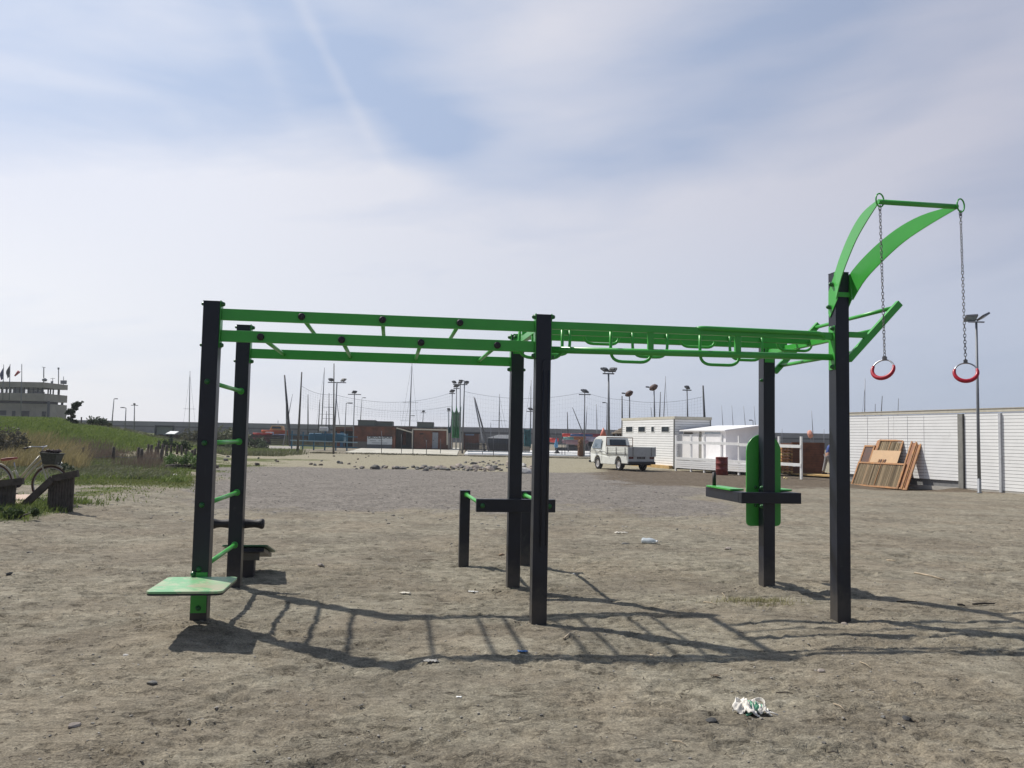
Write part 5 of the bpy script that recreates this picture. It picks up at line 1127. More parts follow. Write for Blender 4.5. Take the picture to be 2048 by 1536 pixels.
# oil drum
p = G(1443.5, 950); o = thing('oil_drum', 'rusty dark red oil drum standing on the sand before the white rail fence', 'barrel', (p.x, p.y, 0), R(20))
pr = [(.285, 0), (.295, .01)]
for zz in (.28, .56): pr += [(.288, zz-.02), (.305, zz), (.288, zz+.02)]
pr += [(.288, .83), (.30, .86), (.285, .87), (.27, .84), (0, .84)]
b = MB(); b.lathe(pr, (0, 0, 0), n=32); b.build('drum_shell', DRUM, o)

# ------------------------------------------------------------------ person working beside the decking (bending away)
def person():
    fx = A(1656.5, 952, 40.6); o = thing('person', 'person in blue shirt and light trousers bending forward, mostly hidden by the tall ring post', 'person', (fx.x, fx.y, .13), R(0))
    def skin(nm, pts, edges, rad, m, par, sub=2):
        me = bpy.data.meshes.new(nm); me.from_pydata(pts, edges, []); ob = bpy.data.objects.new(nm, me); C.objects.link(ob); ob.parent = par
        sk = ob.modifiers.new('skin', 'SKIN'); sk.use_smooth_shade = True
        for v, r_ in zip(me.skin_vertices[0].data, rad): v.radius = (r_, r_) if not isinstance(r_, tuple) else r_
        me.skin_vertices[0].data[0].use_root = True
        s_ = ob.modifiers.new('sub', 'SUBSURF'); s_.levels = sub; s_.render_levels = sub; me.materials.append(m); return ob
    P = [(0, 0, .93), (0.03, 0, 1.08), (.10, 0, 1.28), (.17, 0, 1.42), (.23, 0, 1.50), (.30, 0, 1.60), (.31, 0, 1.68),
         (.15, .17, 1.40), (.24, .22, 1.14), (.38, .18, .98), (.15, -.17, 1.40), (.26, -.22, 1.15), (.42, -.17, 1.02),
         (-.02, .10, .88), (-.10, .13, .50), (-.20, .13, .09), (-.02, -.10, .88), (.10, -.12, .50), (.06, -.12, .09)]
    E_ = [(0, 1), (1, 2), (2, 3), (3, 4), (4, 5), (5, 6), (3, 7), (7, 8), (8, 9), (3, 10), (10, 11), (11, 12), (0, 13), (13, 14), (14, 15), (0, 16), (16, 17), (17, 18)]
    rd = [.13, .125, .15, .12, .055, .085, .07, .062, .046, .033, .062, .046, .033, .095, .062, .042, .095, .062, .042]
    bd = skin('body', P, E_, rd, SKIN, o)
    skin('shirt', [(0, 0, .98), (.03, 0, 1.09), (.10, 0, 1.28), (.165, 0, 1.42), (.15, .17, 1.40), (.23, .215, 1.18), (.31, .20, 1.06), (.15, -.17, 1.40), (.25, -.215, 1.19), (.34, -.20, 1.08)], [(0, 1), (1, 2), (2, 3), (3, 4), (4, 5), (5, 6), (3, 7), (7, 8), (8, 9)], [.150, .145, .168, .125, .078, .062, .056, .078, .062, .056], SHIRT, bd)
    skin('trousers', [(0, 0, .97), (-.02, .10, .86), (-.10, .13, .50), (-.20, .13, .10), (-.02, -.10, .86), (.10, -.12, .50), (.06, -.12, .10)], [(0, 1), (1, 2), (2, 3), (0, 4), (4, 5), (5, 6)], [.142, .112, .082, .075, .112, .082, .075], TROUS, bd)
    b = MB(); b.blobrock((.29, 0, 1.675), (.098, .088, .105), 2, 3); h_ = b.build('hair', HAIR, bd); [setattr(p_, 'use_smooth', True) for p_ in h_.data.polygons]
    for (x, y) in ((-.17, .13), (.09, -.12)): b = MB(); b.bb((x-.10, y-.045, 0), (x+.17, y+.045, .085)); b.build('shoe', SHOE, bd, bevel=.03)
    for (x, y, z) in ((.40, .175, .965), (.44, -.165, 1.005)):
        pts = [(x-.02, y, z+.02), (x+.03, y, z-.03), (x+.05, y, z-.06)]; ed = [(0, 1), (1, 2)]; rr = [.024, .032, .028]
        for k in range(4): i0 = len(pts); yy = y+(k-1.5)*.019; ln = (.055, .066, .062, .048)[k]; pts += [(x+.055, yy, z-.07), (x+.06+ln*.3, yy, z-.07-ln*.7), (x+.055+ln*.1, yy, z-.075-ln)]; ed += [(2, i0), (i0, i0+1), (i0+1, i0+2)]; rr += [.009, .0085, .007]
        i0 = len(pts); pts += [(x+.02, y+.03, z-.04), (x+.035, y+.045, z-.075)]; ed += [(1, i0), (i0, i0+1)]; rr += [.010, .008]; skin('hand', pts, ed, rr, SKIN, bd, 1)
person()

# ------------------------------------------------------------------ long white slatted fence on the right
wA, wB = Vector((15.02, 36.9, 0)), Vector((18.0, 28.7, 0)); wd, WL = face_frame(wA, wB); wn = Vector((-wd.y, wd.x, 0)); wn = wn if wn.x < 0 else -wn
wA2, wB2 = wA-wd*3.5, wB+wd*12
lf = thing('slatted_fence', 'long high white slatted fence with a beige top beam along the right edge', 'fence')
def wp_(px, o_=0.): p = onface(px, 900, wA, wd, wn, o_); return Vector((p.x, p.y, 0))
wA2 = wp_(1680)
secs = [(wA2, wp_(1918)), (wp_(1930.5), wp_(2001.5)), (wp_(2005), wB2)]
for k, (a, c) in enumerate(secs):
    z0 = .30 if k == 0 else .06
    nseg = 2 if k < 1 else 1
    for j in range(nseg): slats(lf, a.lerp(c, j/nseg), a.lerp(c, (j+1)/nseg)-wd*.01, z0, 2.86, .120, 1, 'slat_panel', SLATW, .02, .895)
def wallprism(a, c, z0, z1, t0, t1, m, nm): 
    b = MB(); p, q, r_, s_ = a+wn*t0, c+wn*t0, c+wn*t1, a+wn*t1; b.prism([(v.x, v.y, z0) for v in (p, q, r_, s_)], (0, 0, z1-z0)); return b.build(nm, m, lf)
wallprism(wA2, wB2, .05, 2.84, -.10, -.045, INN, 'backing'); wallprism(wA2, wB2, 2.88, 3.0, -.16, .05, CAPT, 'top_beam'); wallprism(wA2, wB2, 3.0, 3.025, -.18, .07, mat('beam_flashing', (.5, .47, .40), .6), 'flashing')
wallprism(wA2, wB2, -.1, .05, -.15, .02, CONC2, 'concrete_footing')
for px, w_ in ((1924, .115), (2003, .05)):
    p = wp_(px); b = MB(); b.bar(Vector((p.x, p.y, 0))+wn*.03, Vector((p.x, p.y, 2.84))+wn*.03, w_*1.8, .12, up=(wn.x, wn.y, 0)); b.build('upright', ALUG if px < 2000 else mat('pale_aluminium_post', (.55, .56, .58), .4, .2), lf)
for px in (1735, 1777, 1815, 1848):
    p = wp_(px, .025); b = MB(); b.bar(Vector((p.x, p.y, .32)), Vector((p.x, p.y, 2.8)), .004, .01, up=(wn.x, wn.y, 0)); b.build('slat_joint', mat('joint_grey', (.72, .72, .72), .7), lf)
# blocks on the ground
p = G(1861, 971.5); b = MB(); b.box((0, 0, .14), (.40, .25, .28), rz=R(-70)); o = b.build('concrete_block', WHITE, loc=(p.x, p.y, tz(p.x, p.y)-.02), bevel=.01); tag(o, 'white block lying at the foot of the slatted fence right of the reed panels', 'block')
p = G(1880, 973); b = MB(); b.box((0, 0, .13), (.32, .25, .26), rz=R(-70)); o = b.build('concrete_block', mat('grey_block', (.25, .25, .24), .9), loc=(p.x, p.y, tz(p.x, p.y)-.02), bevel=.01); tag(o, 'grey block touching the right side of the white block', 'block')
p = G(1903, 974); b = MB(); b.box((0, 0, .08), (.9, .2, .2), rz=math.atan2(wd.y, wd.x)); o = b.build('kerb_stone', CONC2, loc=(p.x, p.y, 0), bevel=.01); tag(o, 'low concrete kerb stone between the grey block and the fence upright', 'kerb stone')

REEDV = leafmat('split_reed', (.10, .065, .035), (.72, .58, .38))
# ------------------------------------------------------------------ reed panels leaning on the fence
q1, q2_ = G(1795.5, 978.5, -.14), G(1702, 971, -.14); pd, PL = face_frame(q1, q2_)   # along the base, right to left
LEAN = -wn*min(.5, ((q1-wA).dot(wn)-.06)/1.86); KS, KH = 1.08, 1.13; PL /= KS; print('panel distance', (q1-wA).dot(wn))
def panel(lab, s0, s1, h0, h1, back, kind, name='reed_panel', grp='reed panels leaning on the slatted fence', fw=.07, mid=True, tilt=0.):
    # s: metres along the base from the right corner; h: metres up the slope; back: offset towards the wall
    o = thing(name, lab, 'screen panel' if kind != 'ply' else 'board', (0, 0, 0), 0, grp); up = (Vector((0, 0, 1))+LEAN*(1+tilt)).normalized(); base = q1-wn*back; nn = pd.cross(up).normalized(); nn = nn if nn.dot(wn) > 0 else -nn
    def P(s_, h_, t=0): return base+pd*s_*KS+up*h_*KH+nn*t
    def stick(a, c, w, t, m, nm): b = MB(); b.bar(a, c, w, t, up=nn); return b.build(nm, m, o)
    if kind == 'ply': b = MB(); b.prism([P(s0, h0), P(s1, h0), P(s1, h1), P(s0, h1)], nn*.02); b.build('board', PLY, o); return o
    stick(P(s0, h0), P(s0, h1), fw, .05, WOODR, 'frame_side'); stick(P(s1, h0), P(s1, h1), fw, .05, WOODR, 'frame_side')
    stick(P(s0, h1-fw/2, .004), P(s1, h1-fw/2, .004), fw, .05, WOODR, 'frame_rail'); stick(P(s0, h0+fw/2, .004), P(s1, h0+fw/2, .004), fw, .05, WOODR, 'frame_rail')
    if kind == 'dark': b = MB(); b.prism([P(s0+.02, h0+.05, -.01), P(s1-.02, h0+.05, -.01), P(s1-.02, h1-.05, -.01), P(s0+.02, h1-.05, -.01)], nn*.012); b.build('board', WOODD, o)
    if kind == 'open': b = MB(); b.prism([P(s0+.02, h0+.05, -.01), P(s1-.02, h0+.05, -.01), P(s1-.02, h1-.05, -.01), P(s0+.02, h1-.05, -.01)], nn*.012); b.build('board', mat('shaded_orange_board', (.27, .10, .035), .6, var=.25, sc=3), o)
    if kind == 'reed':
        b = MB(); n = int((s1-s0)/.036); r_ = random.Random(int(s0*100+h0*10))
        for i in range(n): s_ = s0+(i+.5)*(s1-s0)/n; b.tube([P(s_, h0+.02, -.012), P(s_+r_.uniform(-.01, .01), h1-.02, -.012)], .0145*r_.uniform(.75, 1.2), 5, caps=False)
        b.build('reeds', REEDV, o)
        if mid: stick(P((s0+s1)/2, h0, .01), P((s0+s1)/2, h1, .01), .02, .02, WOODR, 'lath')
        b = MB(); b.prism([P(s0, h0, -.03), P(s1, h0, -.03), P(s1, h1, -.03), P(s0, h1, -.03)], nn*-.004); b.build('backing', mat('reed_backing', (.10, .065, .035), .8, var=.3), o)
    return o
panel('lowest wide reed panel at the front of the stack, leaning on the slatted fence', 0.03, PL-.02, 0, .98, 0, 'reed')
panel('pale plywood board leaning above the front reed panel', .42, 1.75, .93, 1.46, .02, 'ply', 'plywood_board', None)
panel('taller reed panel at the back of the stack showing above the plywood', .50, 1.62, 0, 1.90, .05, 'reed')
panel('narrow orange framed panel forming the right side of the stack', -.13, .08, 0, 1.95, .04, 'open', fw=.07)
panel('outermost thin framed panel on the right, leaning in the sun', -.32, -.17, -.02, 1.95, .07, 'open', fw=.08)
panel('dark framed panel at the left of the stack', 1.80, 2.28, 0, 1.66, .04, 'dark')
for k, (s_, h_, w_) in enumerate(((1.66, 1.98, .19), (1.86, 1.9, .08), (1.50, 1.9, .09))):
    up = (Vector((0, 0, 1))+LEAN*1.05).normalized(); a = q1+pd*s_*KS-wn*(.045+.01*k); b = MB(); b.bar(a, a+up*h_*KH-pd*(.12*k), w_, .05, up=wn); o = b.build('timber_plank', WOODR if k else mat('light_orange_wood', (.36, .15, .06), .6, var=.2)); tag(o, ('wide orange plank standing behind the plywood, the tallest of the stack', 'thin orange batten left of the wide plank', 'thin batten right of the wide plank, leaning')[k], 'plank')
for k in range(4):
    up = (Vector((0, 0, 1))+LEAN).normalized(); a = q1+pd*(1.02+k*.10)*KS+up*.985*KH; b = MB(); b.bar(a, a+up*.14-pd*.03, .05, .05, up=wn); o = b.build('wood_offcut', WOODD if k % 2 == 0 else WOODR); tag(o, 'short brown wood offcut on the top rail of the front reed panel', 'offcut', 'wood offcuts on the reed panel rail')

# ------------------------------------------------------------------ left: bicycle on the boardwalk, plank barriers
BY = 16.4
def bp_(px, py): return A(px, py, BY)
o = thing('bicycle', 'cream bicycle with a dark wicker basket and brown saddle behind the weathered plank barriers', 'bicycle', (bp_(100, 1000).x, BY, 0))
O = Vector(o.location); rel = lambda px, py, dy=0.: bp_(px, py)-O+Vector((0, dy, 0))
fwC, rwC = rel(100.5, 969), rel(-12, 966)
for c, nm in ((fwC, 'front_wheel'), (rwC, 'rear_wheel')):
    rw_ = .355; b = MB(); b.tube([c+Vector((rw_*math.cos(a), 0, rw_*math.sin(a))) for a in [2*PI*i/40 for i in range(40)]], .019, 8, closed=True); wh = b.build('wheel', mat('brown_tyre', (.085, .045, .035), .8), o)
    b = MB(); b.tube([c+Vector((.325*math.cos(a), 0, .325*math.sin(a))) for a in [2*PI*i/40 for i in range(40)]], .010, 6, closed=True); b.build('rim', STEEL, wh)
    b = MB()
    for i in range(28): a = 2*PI*i/28; b.tube([c+Vector((.02*math.cos(a+1), .02 if i % 2 else -.02, .02*math.sin(a+1))), c+Vector((.32*math.cos(a), 0, .32*math.sin(a)))], .0013, 3)
    b.lathe([(.02, -.04), (.02, .04)], c, axis='Y', n=10); b.build('spokes', STEEL, wh)
hd1, hd0, bb_ = rel(83, 905), rel(87, 925), rel(38, 966)
seatT, seatP = rel(31, 940), rel(28, 924)
b = MB(); b.tube([rel(80, 912), rel(58, 935), rel(40, 957)], .020, 10); b.tube([rel(83, 921), rel(65, 938), rel(47, 960), bb_], .022, 10); b.tube([seatT, bb_], .018, 8); b.tube([bb_, rwC+Vector((0, .05, 0))], .012, 8); b.tube([seatT, rwC+Vector((0, .05, 0))], .011, 8); b.tube([hd1, hd0], .024, 10); b.tube([rel(40, 957), seatT], .014, 8); b.build('frame', CREAM, o)
b = MB()
for s_ in (-.055, .055): b.tube([rel(87, 925), rel(88, 932, s_), rel(95, 955, s_), fwC+Vector((0, s_, 0))], [.018, .016, .012, .009], 8)
b.build('fork', CREAM, o)
b = MB(); b.tube([rwC+Vector((.385*math.cos(a), 0, .385*math.sin(a))) for a in [R(-15+150*i/14) for i in range(15)]], .02, 6); b.build('rear_mudguard', CREAM, o)
b = MB(); b.tube([fwC+Vector((.39*math.cos(a), 0, .39*math.sin(a))) for a in [R(55+80*i/14) for i in range(15)]], .02, 6); b.build('front_mudguard', CREAM, o)
b = MB(); b.tube([hd1, rel(86, 896), rel(84, 893)], .012, 8); b.tube([rel(68, 896, -.28), rel(78, 893, -.24), rel(87, 894, -.05), rel(87, 894, .05), rel(80, 892, .24), rel(70, 894, .28)], .011, 8); b.build('handlebar', STEEL, o)
b = MB(); b.tube([rel(65, 897, -.30), rel(73, 895, -.27)], .017, 8); b.tube([rel(67, 895, .30), rel(75, 892, .27)], .017, 8); b.build('hand_grips', CAPB, o)
b = MB(); b.tube([seatT, seatP], .012, 8); b.build('seat_post', STEEL, o)
b = MB(); b.prism([rel(4, 917, -.06), rel(18, 915, -.05), rel(31, 914, -.02), rel(31, 918, -.02), rel(16, 921, -.05), rel(5, 922, -.06)], (0, .11, 0)); b.build('saddle', LEATH, o, bevel=.015)
bk = MB(); t4 = [rel(88, 905, -.15), rel(121, 908, -.15), rel(121, 908, .15), rel(88, 905, .15)]; b4 = [rel(91, 927, -.11), rel(115, 928, -.11), rel(115, 928, .11), rel(91, 927, .11)]
for k in range(4): bk.add([t4[k], t4[(k+1) % 4], b4[(k+1) % 4], b4[k]], [(0, 1, 2, 3)])
bk.add(b4, [(0, 1, 2, 3)]); bo = bk.build('basket', WICK, o); s_ = bo.modifiers.new('s', 'SOLIDIFY'); s_.thickness = .012
b = MB(); b.tube(t4, .012, 6, closed=True); b.build('basket_rim', WICK, bo)
b = MB()
for k in range(6): b.blobrock(rel(92+k*4.5, 904-(k % 3), (-.06, .06)[k % 2]), (.07, .08, .05), k, 1)
b.build('bag_in_basket', mat('dark_bag', (.05, .03, .03), .8), bo)
b = MB(); b.tube([rel(90, 930), rel(117, 926)], .007, 6); b.tube([rel(113, 934, .1), rel(118, 925, .12)], .008, 6); b.build('basket_stay', STEEL, o)
b = MB(); b.lathe([(.09, -.01), (.09, .01)], bb_+Vector((0, -.05, 0)), axis='Y', n=18); b.tube([bb_+Vector((0, -.07, 0)), rel(36, 985, -.09)], .01, 6); b.tube([rel(33, 987, -.15), rel(39, 987, -.06)], .012, 6); b.build('crank', CAPB, o)
# boardwalk slab and plank barriers
WY = 15.6
q = [G(28, 1010, .14), G(60, 1008, .14), A(69, 986, 17.5), A(45, 978, 17.5)]
p0, p1 = A(20, 1006, 15.2), A(69, 1000, 16.2)
b = MB(); b.prism([(A(-60, 990, 15.4).x, 15.4, .17), (A(50, 990, 15.4).x, 15.4, .17), (A(72, 990, 17.6).x, 17.6, .17), (A(-60, 990, 17.6).x, 17.6, .17)], (0, 0, .05)); o = b.build('boardwalk', PALE); struct(o); o.name = 'path_boardwalk'
def barrier(lab, top_pts, planks_px, y_bot, Yd, th=.035, ramp=None):
    o = thing('plank_barrier', lab, 'wooden barrier'); b = MB()
    pts = [A(x, y, Yd) for x, y in top_pts]
    for i in range(len(pts)-1):
        b = MB(); hh = Vector((0, 0, -.055)); b.bar(pts[i]+hh, pts[i+1]+hh, .07, .12); b.build('top_rail', WOODG, o)
    x0, x1, n = planks_px
    for i in range(n):
        x = x0+(x1-x0)*(i+.5)/n; 
        for (xa, ya), (xb, yb) in zip(top_pts[:-1], top_pts[1:]):
            if xa <= x <= xb: y = ya+(yb-ya)*(x-xa)/(xb-xa)
        p = A(x, y+4, Yd); w = (x1-x0)/n*Yd/F*(.72 if i % 3 else .8); z0 = tz(p.x, Yd)-.1
        b = MB(); b.bb((p.x-w/2, Yd+.036, z0), (p.x+w/2, Yd+.036+th, p.z+.02)); b.build('plank', WOODG, o)
    return o
barrier('weathered plank barrier with a kinked sloping top rail beside the bicycle front wheel', [(48, 1005), (107, 951), (157, 940.5)], (94, 147, 9), 1010, 15.2)
barrier('weathered plank barrier at the left edge in front of the bicycle', [(-60, 968), (0, 961), (47, 956)], (-45, 30, 9), 1010, 15.0)
# info board, log, bollards
p = A(343, 888, 52); gz = tz(p.x, 52); o = thing('information_board', 'white topped slanted information board on a dark post by the close boarded fence', 'information board', (p.x, 52, gz))
zt = A(341, 868, 52).z-gz; b = MB(); b.bb((-.10, -.05, 0), (.06, .05, zt)); b.build('post', DPOLE, o); b = MB(); b.prism([(-.32, -.22, zt-.02), (.24, -.22, zt-.02), (.32, .25, zt+.14), (-.20, .25, zt+.14)], (0, 0, .04)); b.build('panel', WHITE, o)
p0, p1 = GT(331, 938), GT(398, 937.5); rp = [p0.lerp(p1, t)+Vector((0, 0, tz(p0.x, p0.y)+.10+.015*math.sin(t*7))) for t in [i/8*1.6 for i in range(9)]]
b = MB(); b.tube(rp, [.07, .10, .11, .10, .10, .095, .09, .085, .07], 10); o = b.build('driftwood_log', DRIFT); tag(o, 'grey weathered log lying on the grass edge left of the front black post', 'log')
BP = [(24, 932, 28), (42, 928, 26), (164, 925, 30), (226, 924, 30), (276, 927, 32), (282, 928, 30), (322, 926, 28), (311, 913, 20), (296, 909, 20), (302, 911, 21), (316, 909, 22), (325, 909, 21), (333, 912, 22), (342, 909, 18), (354, 909, 18), (363, 910, 19), (372, 912, 14), (317, 894, 12), (331, 895, 12), (390, 911, 14), (384, 915, 15), (204, 912, 12), (160, 930, 24), (410, 912, 12)]
bolm = None
for i, (px, yb, h) in enumerate(BP):
    p = GT(px, yb); hh = h*p.y/F; b = MB(); r_ = random.uniform(.06, .09); lx = random.uniform(-.05, .05)
    b.lathe([(r_, -.1), (r_*.97, hh*.5), (r_*.9, hh*.96), (r_*.5, hh), (0, hh)], (0, 0, 0), n=9); o = b.build('wooden_bollard', WOODG, loc=(p.x, p.y, tz(p.x, p.y))); o.rotation_euler = (lx, lx*.7, 0); tag(o, 'short dark wooden bollard, %s from the left among those beside the footpath' % ORD[sum(1 for q_ in BP if q_[0] < px)], 'bollard', 'wooden bollards along the footpath')
rp = []
for px, yb, h in ((-20, 914, 0), (24, 913, 0), (164, 912, 0), (226, 911, 0), (278, 912, 0), (322, 915, 0)):
    rp.append(A(px, yb, G(px, 928).y))
b = MB()
for a, c in zip(rp[:-1], rp[1:]): b.tube([a.lerp(c, t)-Vector((0, 0, .35*t*(1-t))) for t in (0, .25, .5, .75, 1)], .012, 4)
o = b.build('boundary_rope', CORD); tag(o, 'thin rope strung between the short wooden bollards', 'rope')
# hill crest fence posts
for px, y0 in ((163, 834), (183, 836), (199, 836), (209, 838), (216, 841)):
    p = A(px, y0, 66); b = MB(); b.tube([(p.x, 66, 1.2), p], .06, 6); tag(b.build('fence_stake', WOODG), 'dark fence stake on the crest of the grassy hill', 'fence stake', 'stakes on the hill crest')

# ------------------------------------------------------------------ vegetation
def inst(verts_fn): pass
def blades(pts, hmin, hmax, w, lean, name, m, lab, cat, kind='stuff', segs=2, wind=(.25, 0), zfun=True, patchy=None, fan=1):
    pts = np.asarray(pts, float)
    if fan > 1: pts = np.repeat(pts, fan, 0)+rng.normal(0, .05, (len(pts)*fan, 2))
    n = len(pts); h = rng.uniform(hmin, hmax, n); a = rng.uniform(0, 2*PI, n); ww = w*rng.uniform(.7, 1.3, n)
    z = terrain(pts[:, 0], pts[:, 1])-.01
    la = rng.uniform(0, 2*PI, n); lm = rng.uniform(.1, 1, n)*lean
    lx = np.cos(la)*lm*h+wind[0]*h*lean; ly = np.sin(la)*lm*h
    dx, dy = np.cos(a)*ww/2, np.sin(a)*ww/2; V = np.zeros((n, 5, 3))
    V[:, 0] = np.stack([pts[:, 0]-dx, pts[:, 1]-dy, z], -1); V[:, 1] = np.stack([pts[:, 0]+dx, pts[:, 1]+dy, z], -1)
    V[:, 2] = np.stack([pts[:, 0]+dx*.7+lx*.4, pts[:, 1]+dy*.7+ly*.4, z+h*.6], -1); V[:, 3] = np.stack([pts[:, 0]-dx*.7+lx*.4, pts[:, 1]-dy*.7+ly*.4, z+h*.6], -1)
    V[:, 4] = np.stack([pts[:, 0]+lx, pts[:, 1]+ly, z+h*(1-.25*lm)], -1)
    i = np.arange(n)*5; q = np.stack([i, i+1, i+2, i+3], -1); t = np.stack([i+3, i+2, i+4], -1)
    loops = np.concatenate([np.concatenate([q, t], 1).ravel()]); me = bpy.data.meshes.new(name); me.vertices.add(n*5); me.vertices.foreach_set('co', V.ravel())
    me.loops.add(len(loops)); me.loops.foreach_set('vertex_index', loops.astype(np.int32)); me.polygons.add(2*n)
    st = np.empty(2*n, np.int32); st[0::2] = np.arange(n)*7; st[1::2] = np.arange(n)*7+4; tt = np.empty(2*n, np.int32); tt[0::2] = 4; tt[1::2] = 3
    me.polygons.foreach_set('loop_start', st); me.polygons.foreach_set('loop_total', tt); me.update(); me.materials.append(m)
    o = bpy.data.objects.new(name, me); C.objects.link(o); tag(o, lab, cat, kind=kind); return o
def region(n, x0, x1, y0, y1, keep):
    x = rng.uniform(x0, x1, n); y = rng.uniform(y0, y1, n); k = keep(x, y) > rng.uniform(0, 1, n); return np.stack([x[k], y[k]], -1)
def pxof(x, y): return 1024+x/y*F
# short turf patches on the left of the sand
def turfkeep(x, y): return sst(.42, .54, fbm(x*.5, y, .5, 4, 60))*sst(-6.5, -10, x+.18*(y-14))*sst(16, 20, y)*sst(46, 40, y)
blades(region(150000, -30, -5, 16, 46, turfkeep), .025, .075, .022, .9, 'grass', GRASS, 'short green turf patches on the sandy ground at the left', 'grass')
def t5(x, y): p = pxof(x, y); return sst(90, 170, p)*sst(410, 380, p)*sst(21., 23.5, y)*sst(31.5, 29, y)*sst(.36, .50, fbm(x*.4, y, .8, 3, 70))
blades(region(60000, -19, -8, 20.5, 32, t5), .02, .06, .022, .9, 'grass', leafmat('yellow_turf', (.10, .13, .03), (.22, .23, .075)), 'short yellowish turf strips below the driftwood log', 'grass')
def t3(x, y): return sst(-7.8, -8.6, x)*sst(13., 14, y)*sst(18, 16.5, y)*sst(.38, .52, fbm(x, y, .9, 3, 66))
blades(region(26000, -13, -7.6, 12.8, 18, t3), .04, .17, .018, .9, 'grass', GRASS, 'longer green grass around the weathered plank barriers', 'grass')
def hillk(x, y): return sst(-20.5, -22.5, x)*(y > 38)
blades(region(110000, -52, -20, 44, 64, hillk), .10, .30, .06, .7, 'grass', leafmat('hill_grass', (.11, .175, .032), (.22, .275, .07)), 'even green grass covering the hill below the control building', 'grass')
# tall dry grass on the dune
def duney(x, y): p = pxof(x, y); return sst(190, 150, p)*sst(.36, .5, fbm(x, y, .35, 3, 81))
blades(region(26000, -31, -15, 32, 45, duney), .35, 1.0, .025, .55, 'dry_grass', DRYG, 'tall straw coloured dune grass behind the bicycle', 'dry grass', wind=(.5, 0))
def dune2(x, y): p = pxof(x, y); return sst(170, 120, p)*sst(.42, .56, fbm(x, y, .4, 3, 87))
blades(region(15000, -31, -16, 34, 46, dune2), .3, .9, .022, .6, 'dune_grass', leafmat('olive_grass', (.09, .10, .035), (.20, .20, .08)), 'olive green clumps mixed into the dune grass', 'grass')
# low grey green and brown scrub between dune and bollards
def scr(x, y): p = pxof(x, y); return sst(360, 320, p)*sst(.28, .45, fbm(x*.7, y, .5, 3, 91))
blades(region(60000, -27, -9.5, 26, 45, scr), .08, .26, .04, 1.0, 'ground_cover', SCRUB, 'low grey green scrub between the bollards and the hill', 'ground cover')
def scb(x, y): p = pxof(x, y); return sst(120, 170, p)*sst(340, 300, p)*sst(.48, .60, fbm(x, y, .45, 3, 95))
blades(region(26000, -27, -13, 33, 46, scb), .35, .75, .014, .5, 'brown_scrub', BRSC, 'thin brown twiggy scrub at the foot of the hill', 'ground cover')
# green ground around bollards, path edge
def g4(x, y): p = pxof(x, y); return sst(400, 360, p)*sst(.40, .54, fbm(x, y, .5, 3, 99))
blades(region(42000, -24, -9, 24, 40, g4), .06, .22, .03, .9, 'grass', GRASS, 'bright green weeds around the short wooden bollards', 'grass')
# far verge below fences
def g5(x, y): p = pxof(x, y); return sst(640, 560, p)*sst(.35, .5, fbm(x, y, .3, 3, 101))
blades(region(14000, -32, -16, 58, 72, g5), .15, .5, .06, .8, 'ground_cover', SCRUB, 'grey green growth along the foot of the far picket fences', 'ground cover')
blades(region(4500, -21, -17, 62, 68, lambda x, y: sst(.3, .6, fbm(x, y, .5, 3, 104))), .2, .5, .06, .8, 'grass', GRASS, 'green weeds at the splayed wooden net post', 'grass')
def g7(x, y): return sst(.40, .52, fbm(x, y, .5, 3, 111))
blades(region(9000, -31, -8, 69, 72.5, g7), .03, .16, .05, .9, 'ground_cover', leafmat('dark_verge', (.06, .055, .035), (.16, .15, .09)), 'dark scrubby verge along the near edge of the cream paving', 'ground cover')
blades(region(6000, -8, 9, 69, 71.5, g7), .02, .10, .05, .9, 'ground_cover', leafmat('dark_verge', (.06, .055, .035), (.16, .15, .09)), 'thin scrubby verge along the near edge of the white paving', 'ground cover')
# dry tuft by the right rear post
tq = L2W(2.80, 1.18)
pt = np.stack([rng.normal(G(1525, 1203).x, .16, 800)+np.repeat(rng.normal(0, .12, 16), 50), rng.normal(G(1525, 1203).y, .02, 800)+np.repeat(rng.normal(0, .09, 16), 50)], -1)
blades(pt, .015, .08, .005, 1.2, 'grass', leafmat('pale_tuft', (.16, .17, .06), (.34, .30, .15)), 'small pale grass tuft at the foot of the right rear black post', 'grass', wind=(0, 0))

def clump(b, c, r_, n, leaf, rr, flat=1.):
    for _ in range(n):
        d_ = Vector((rr.gauss(0, 1), rr.gauss(0, 1), rr.gauss(0, 1)*flat)).normalized()*r_*rr.uniform(.45, 1.05); p = Vector(c)+d_
        u = Vector((rr.gauss(0, 1), rr.gauss(0, 1), rr.gauss(0, 1))).normalized(); w = u.cross(Vector((rr.gauss(0, 1), rr.gauss(0, 1), rr.gauss(0, 1)))).normalized(); s_ = leaf*rr.uniform(.6, 1.4)
        b.add([p-u*s_-w*s_*.35, p-u*s_*.2+w*s_*.0+w*s_*.55, p+u*s_, p-w*s_*.5], [(0, 1, 2, 3)])
def shrub(lab, px, yb, Yd, w, h, m, n=9, leaf=.05, dens=130, seed=1, name='bush', flat=1.):
    rr = random.Random(seed); p = A(px, yb, Yd); z = tz(p.x, Yd); o = thing(name, lab, 'bush', (p.x, Yd, z)); b = MB(); st = MB()
    for i in range(n):
        x = rr.uniform(-.5, .5)*w; zz = h*rr.uniform(.2, .8)*(1-(abs(x)/w)**1.5*.6); y = rr.uniform(-.3, .3)*w; clump(b, (x, y, zz), rr.uniform(.18, .34)*min(w, h*1.6), dens, leaf, rr, flat); st.tube([(x*.2, y*.2, -.03), (x*.6, y*.6, zz*.6), (x, y, zz)], [.02, .014, .006], 5)
    b.build('foliage', m, o); st.build('stems', WOODG, o); return o
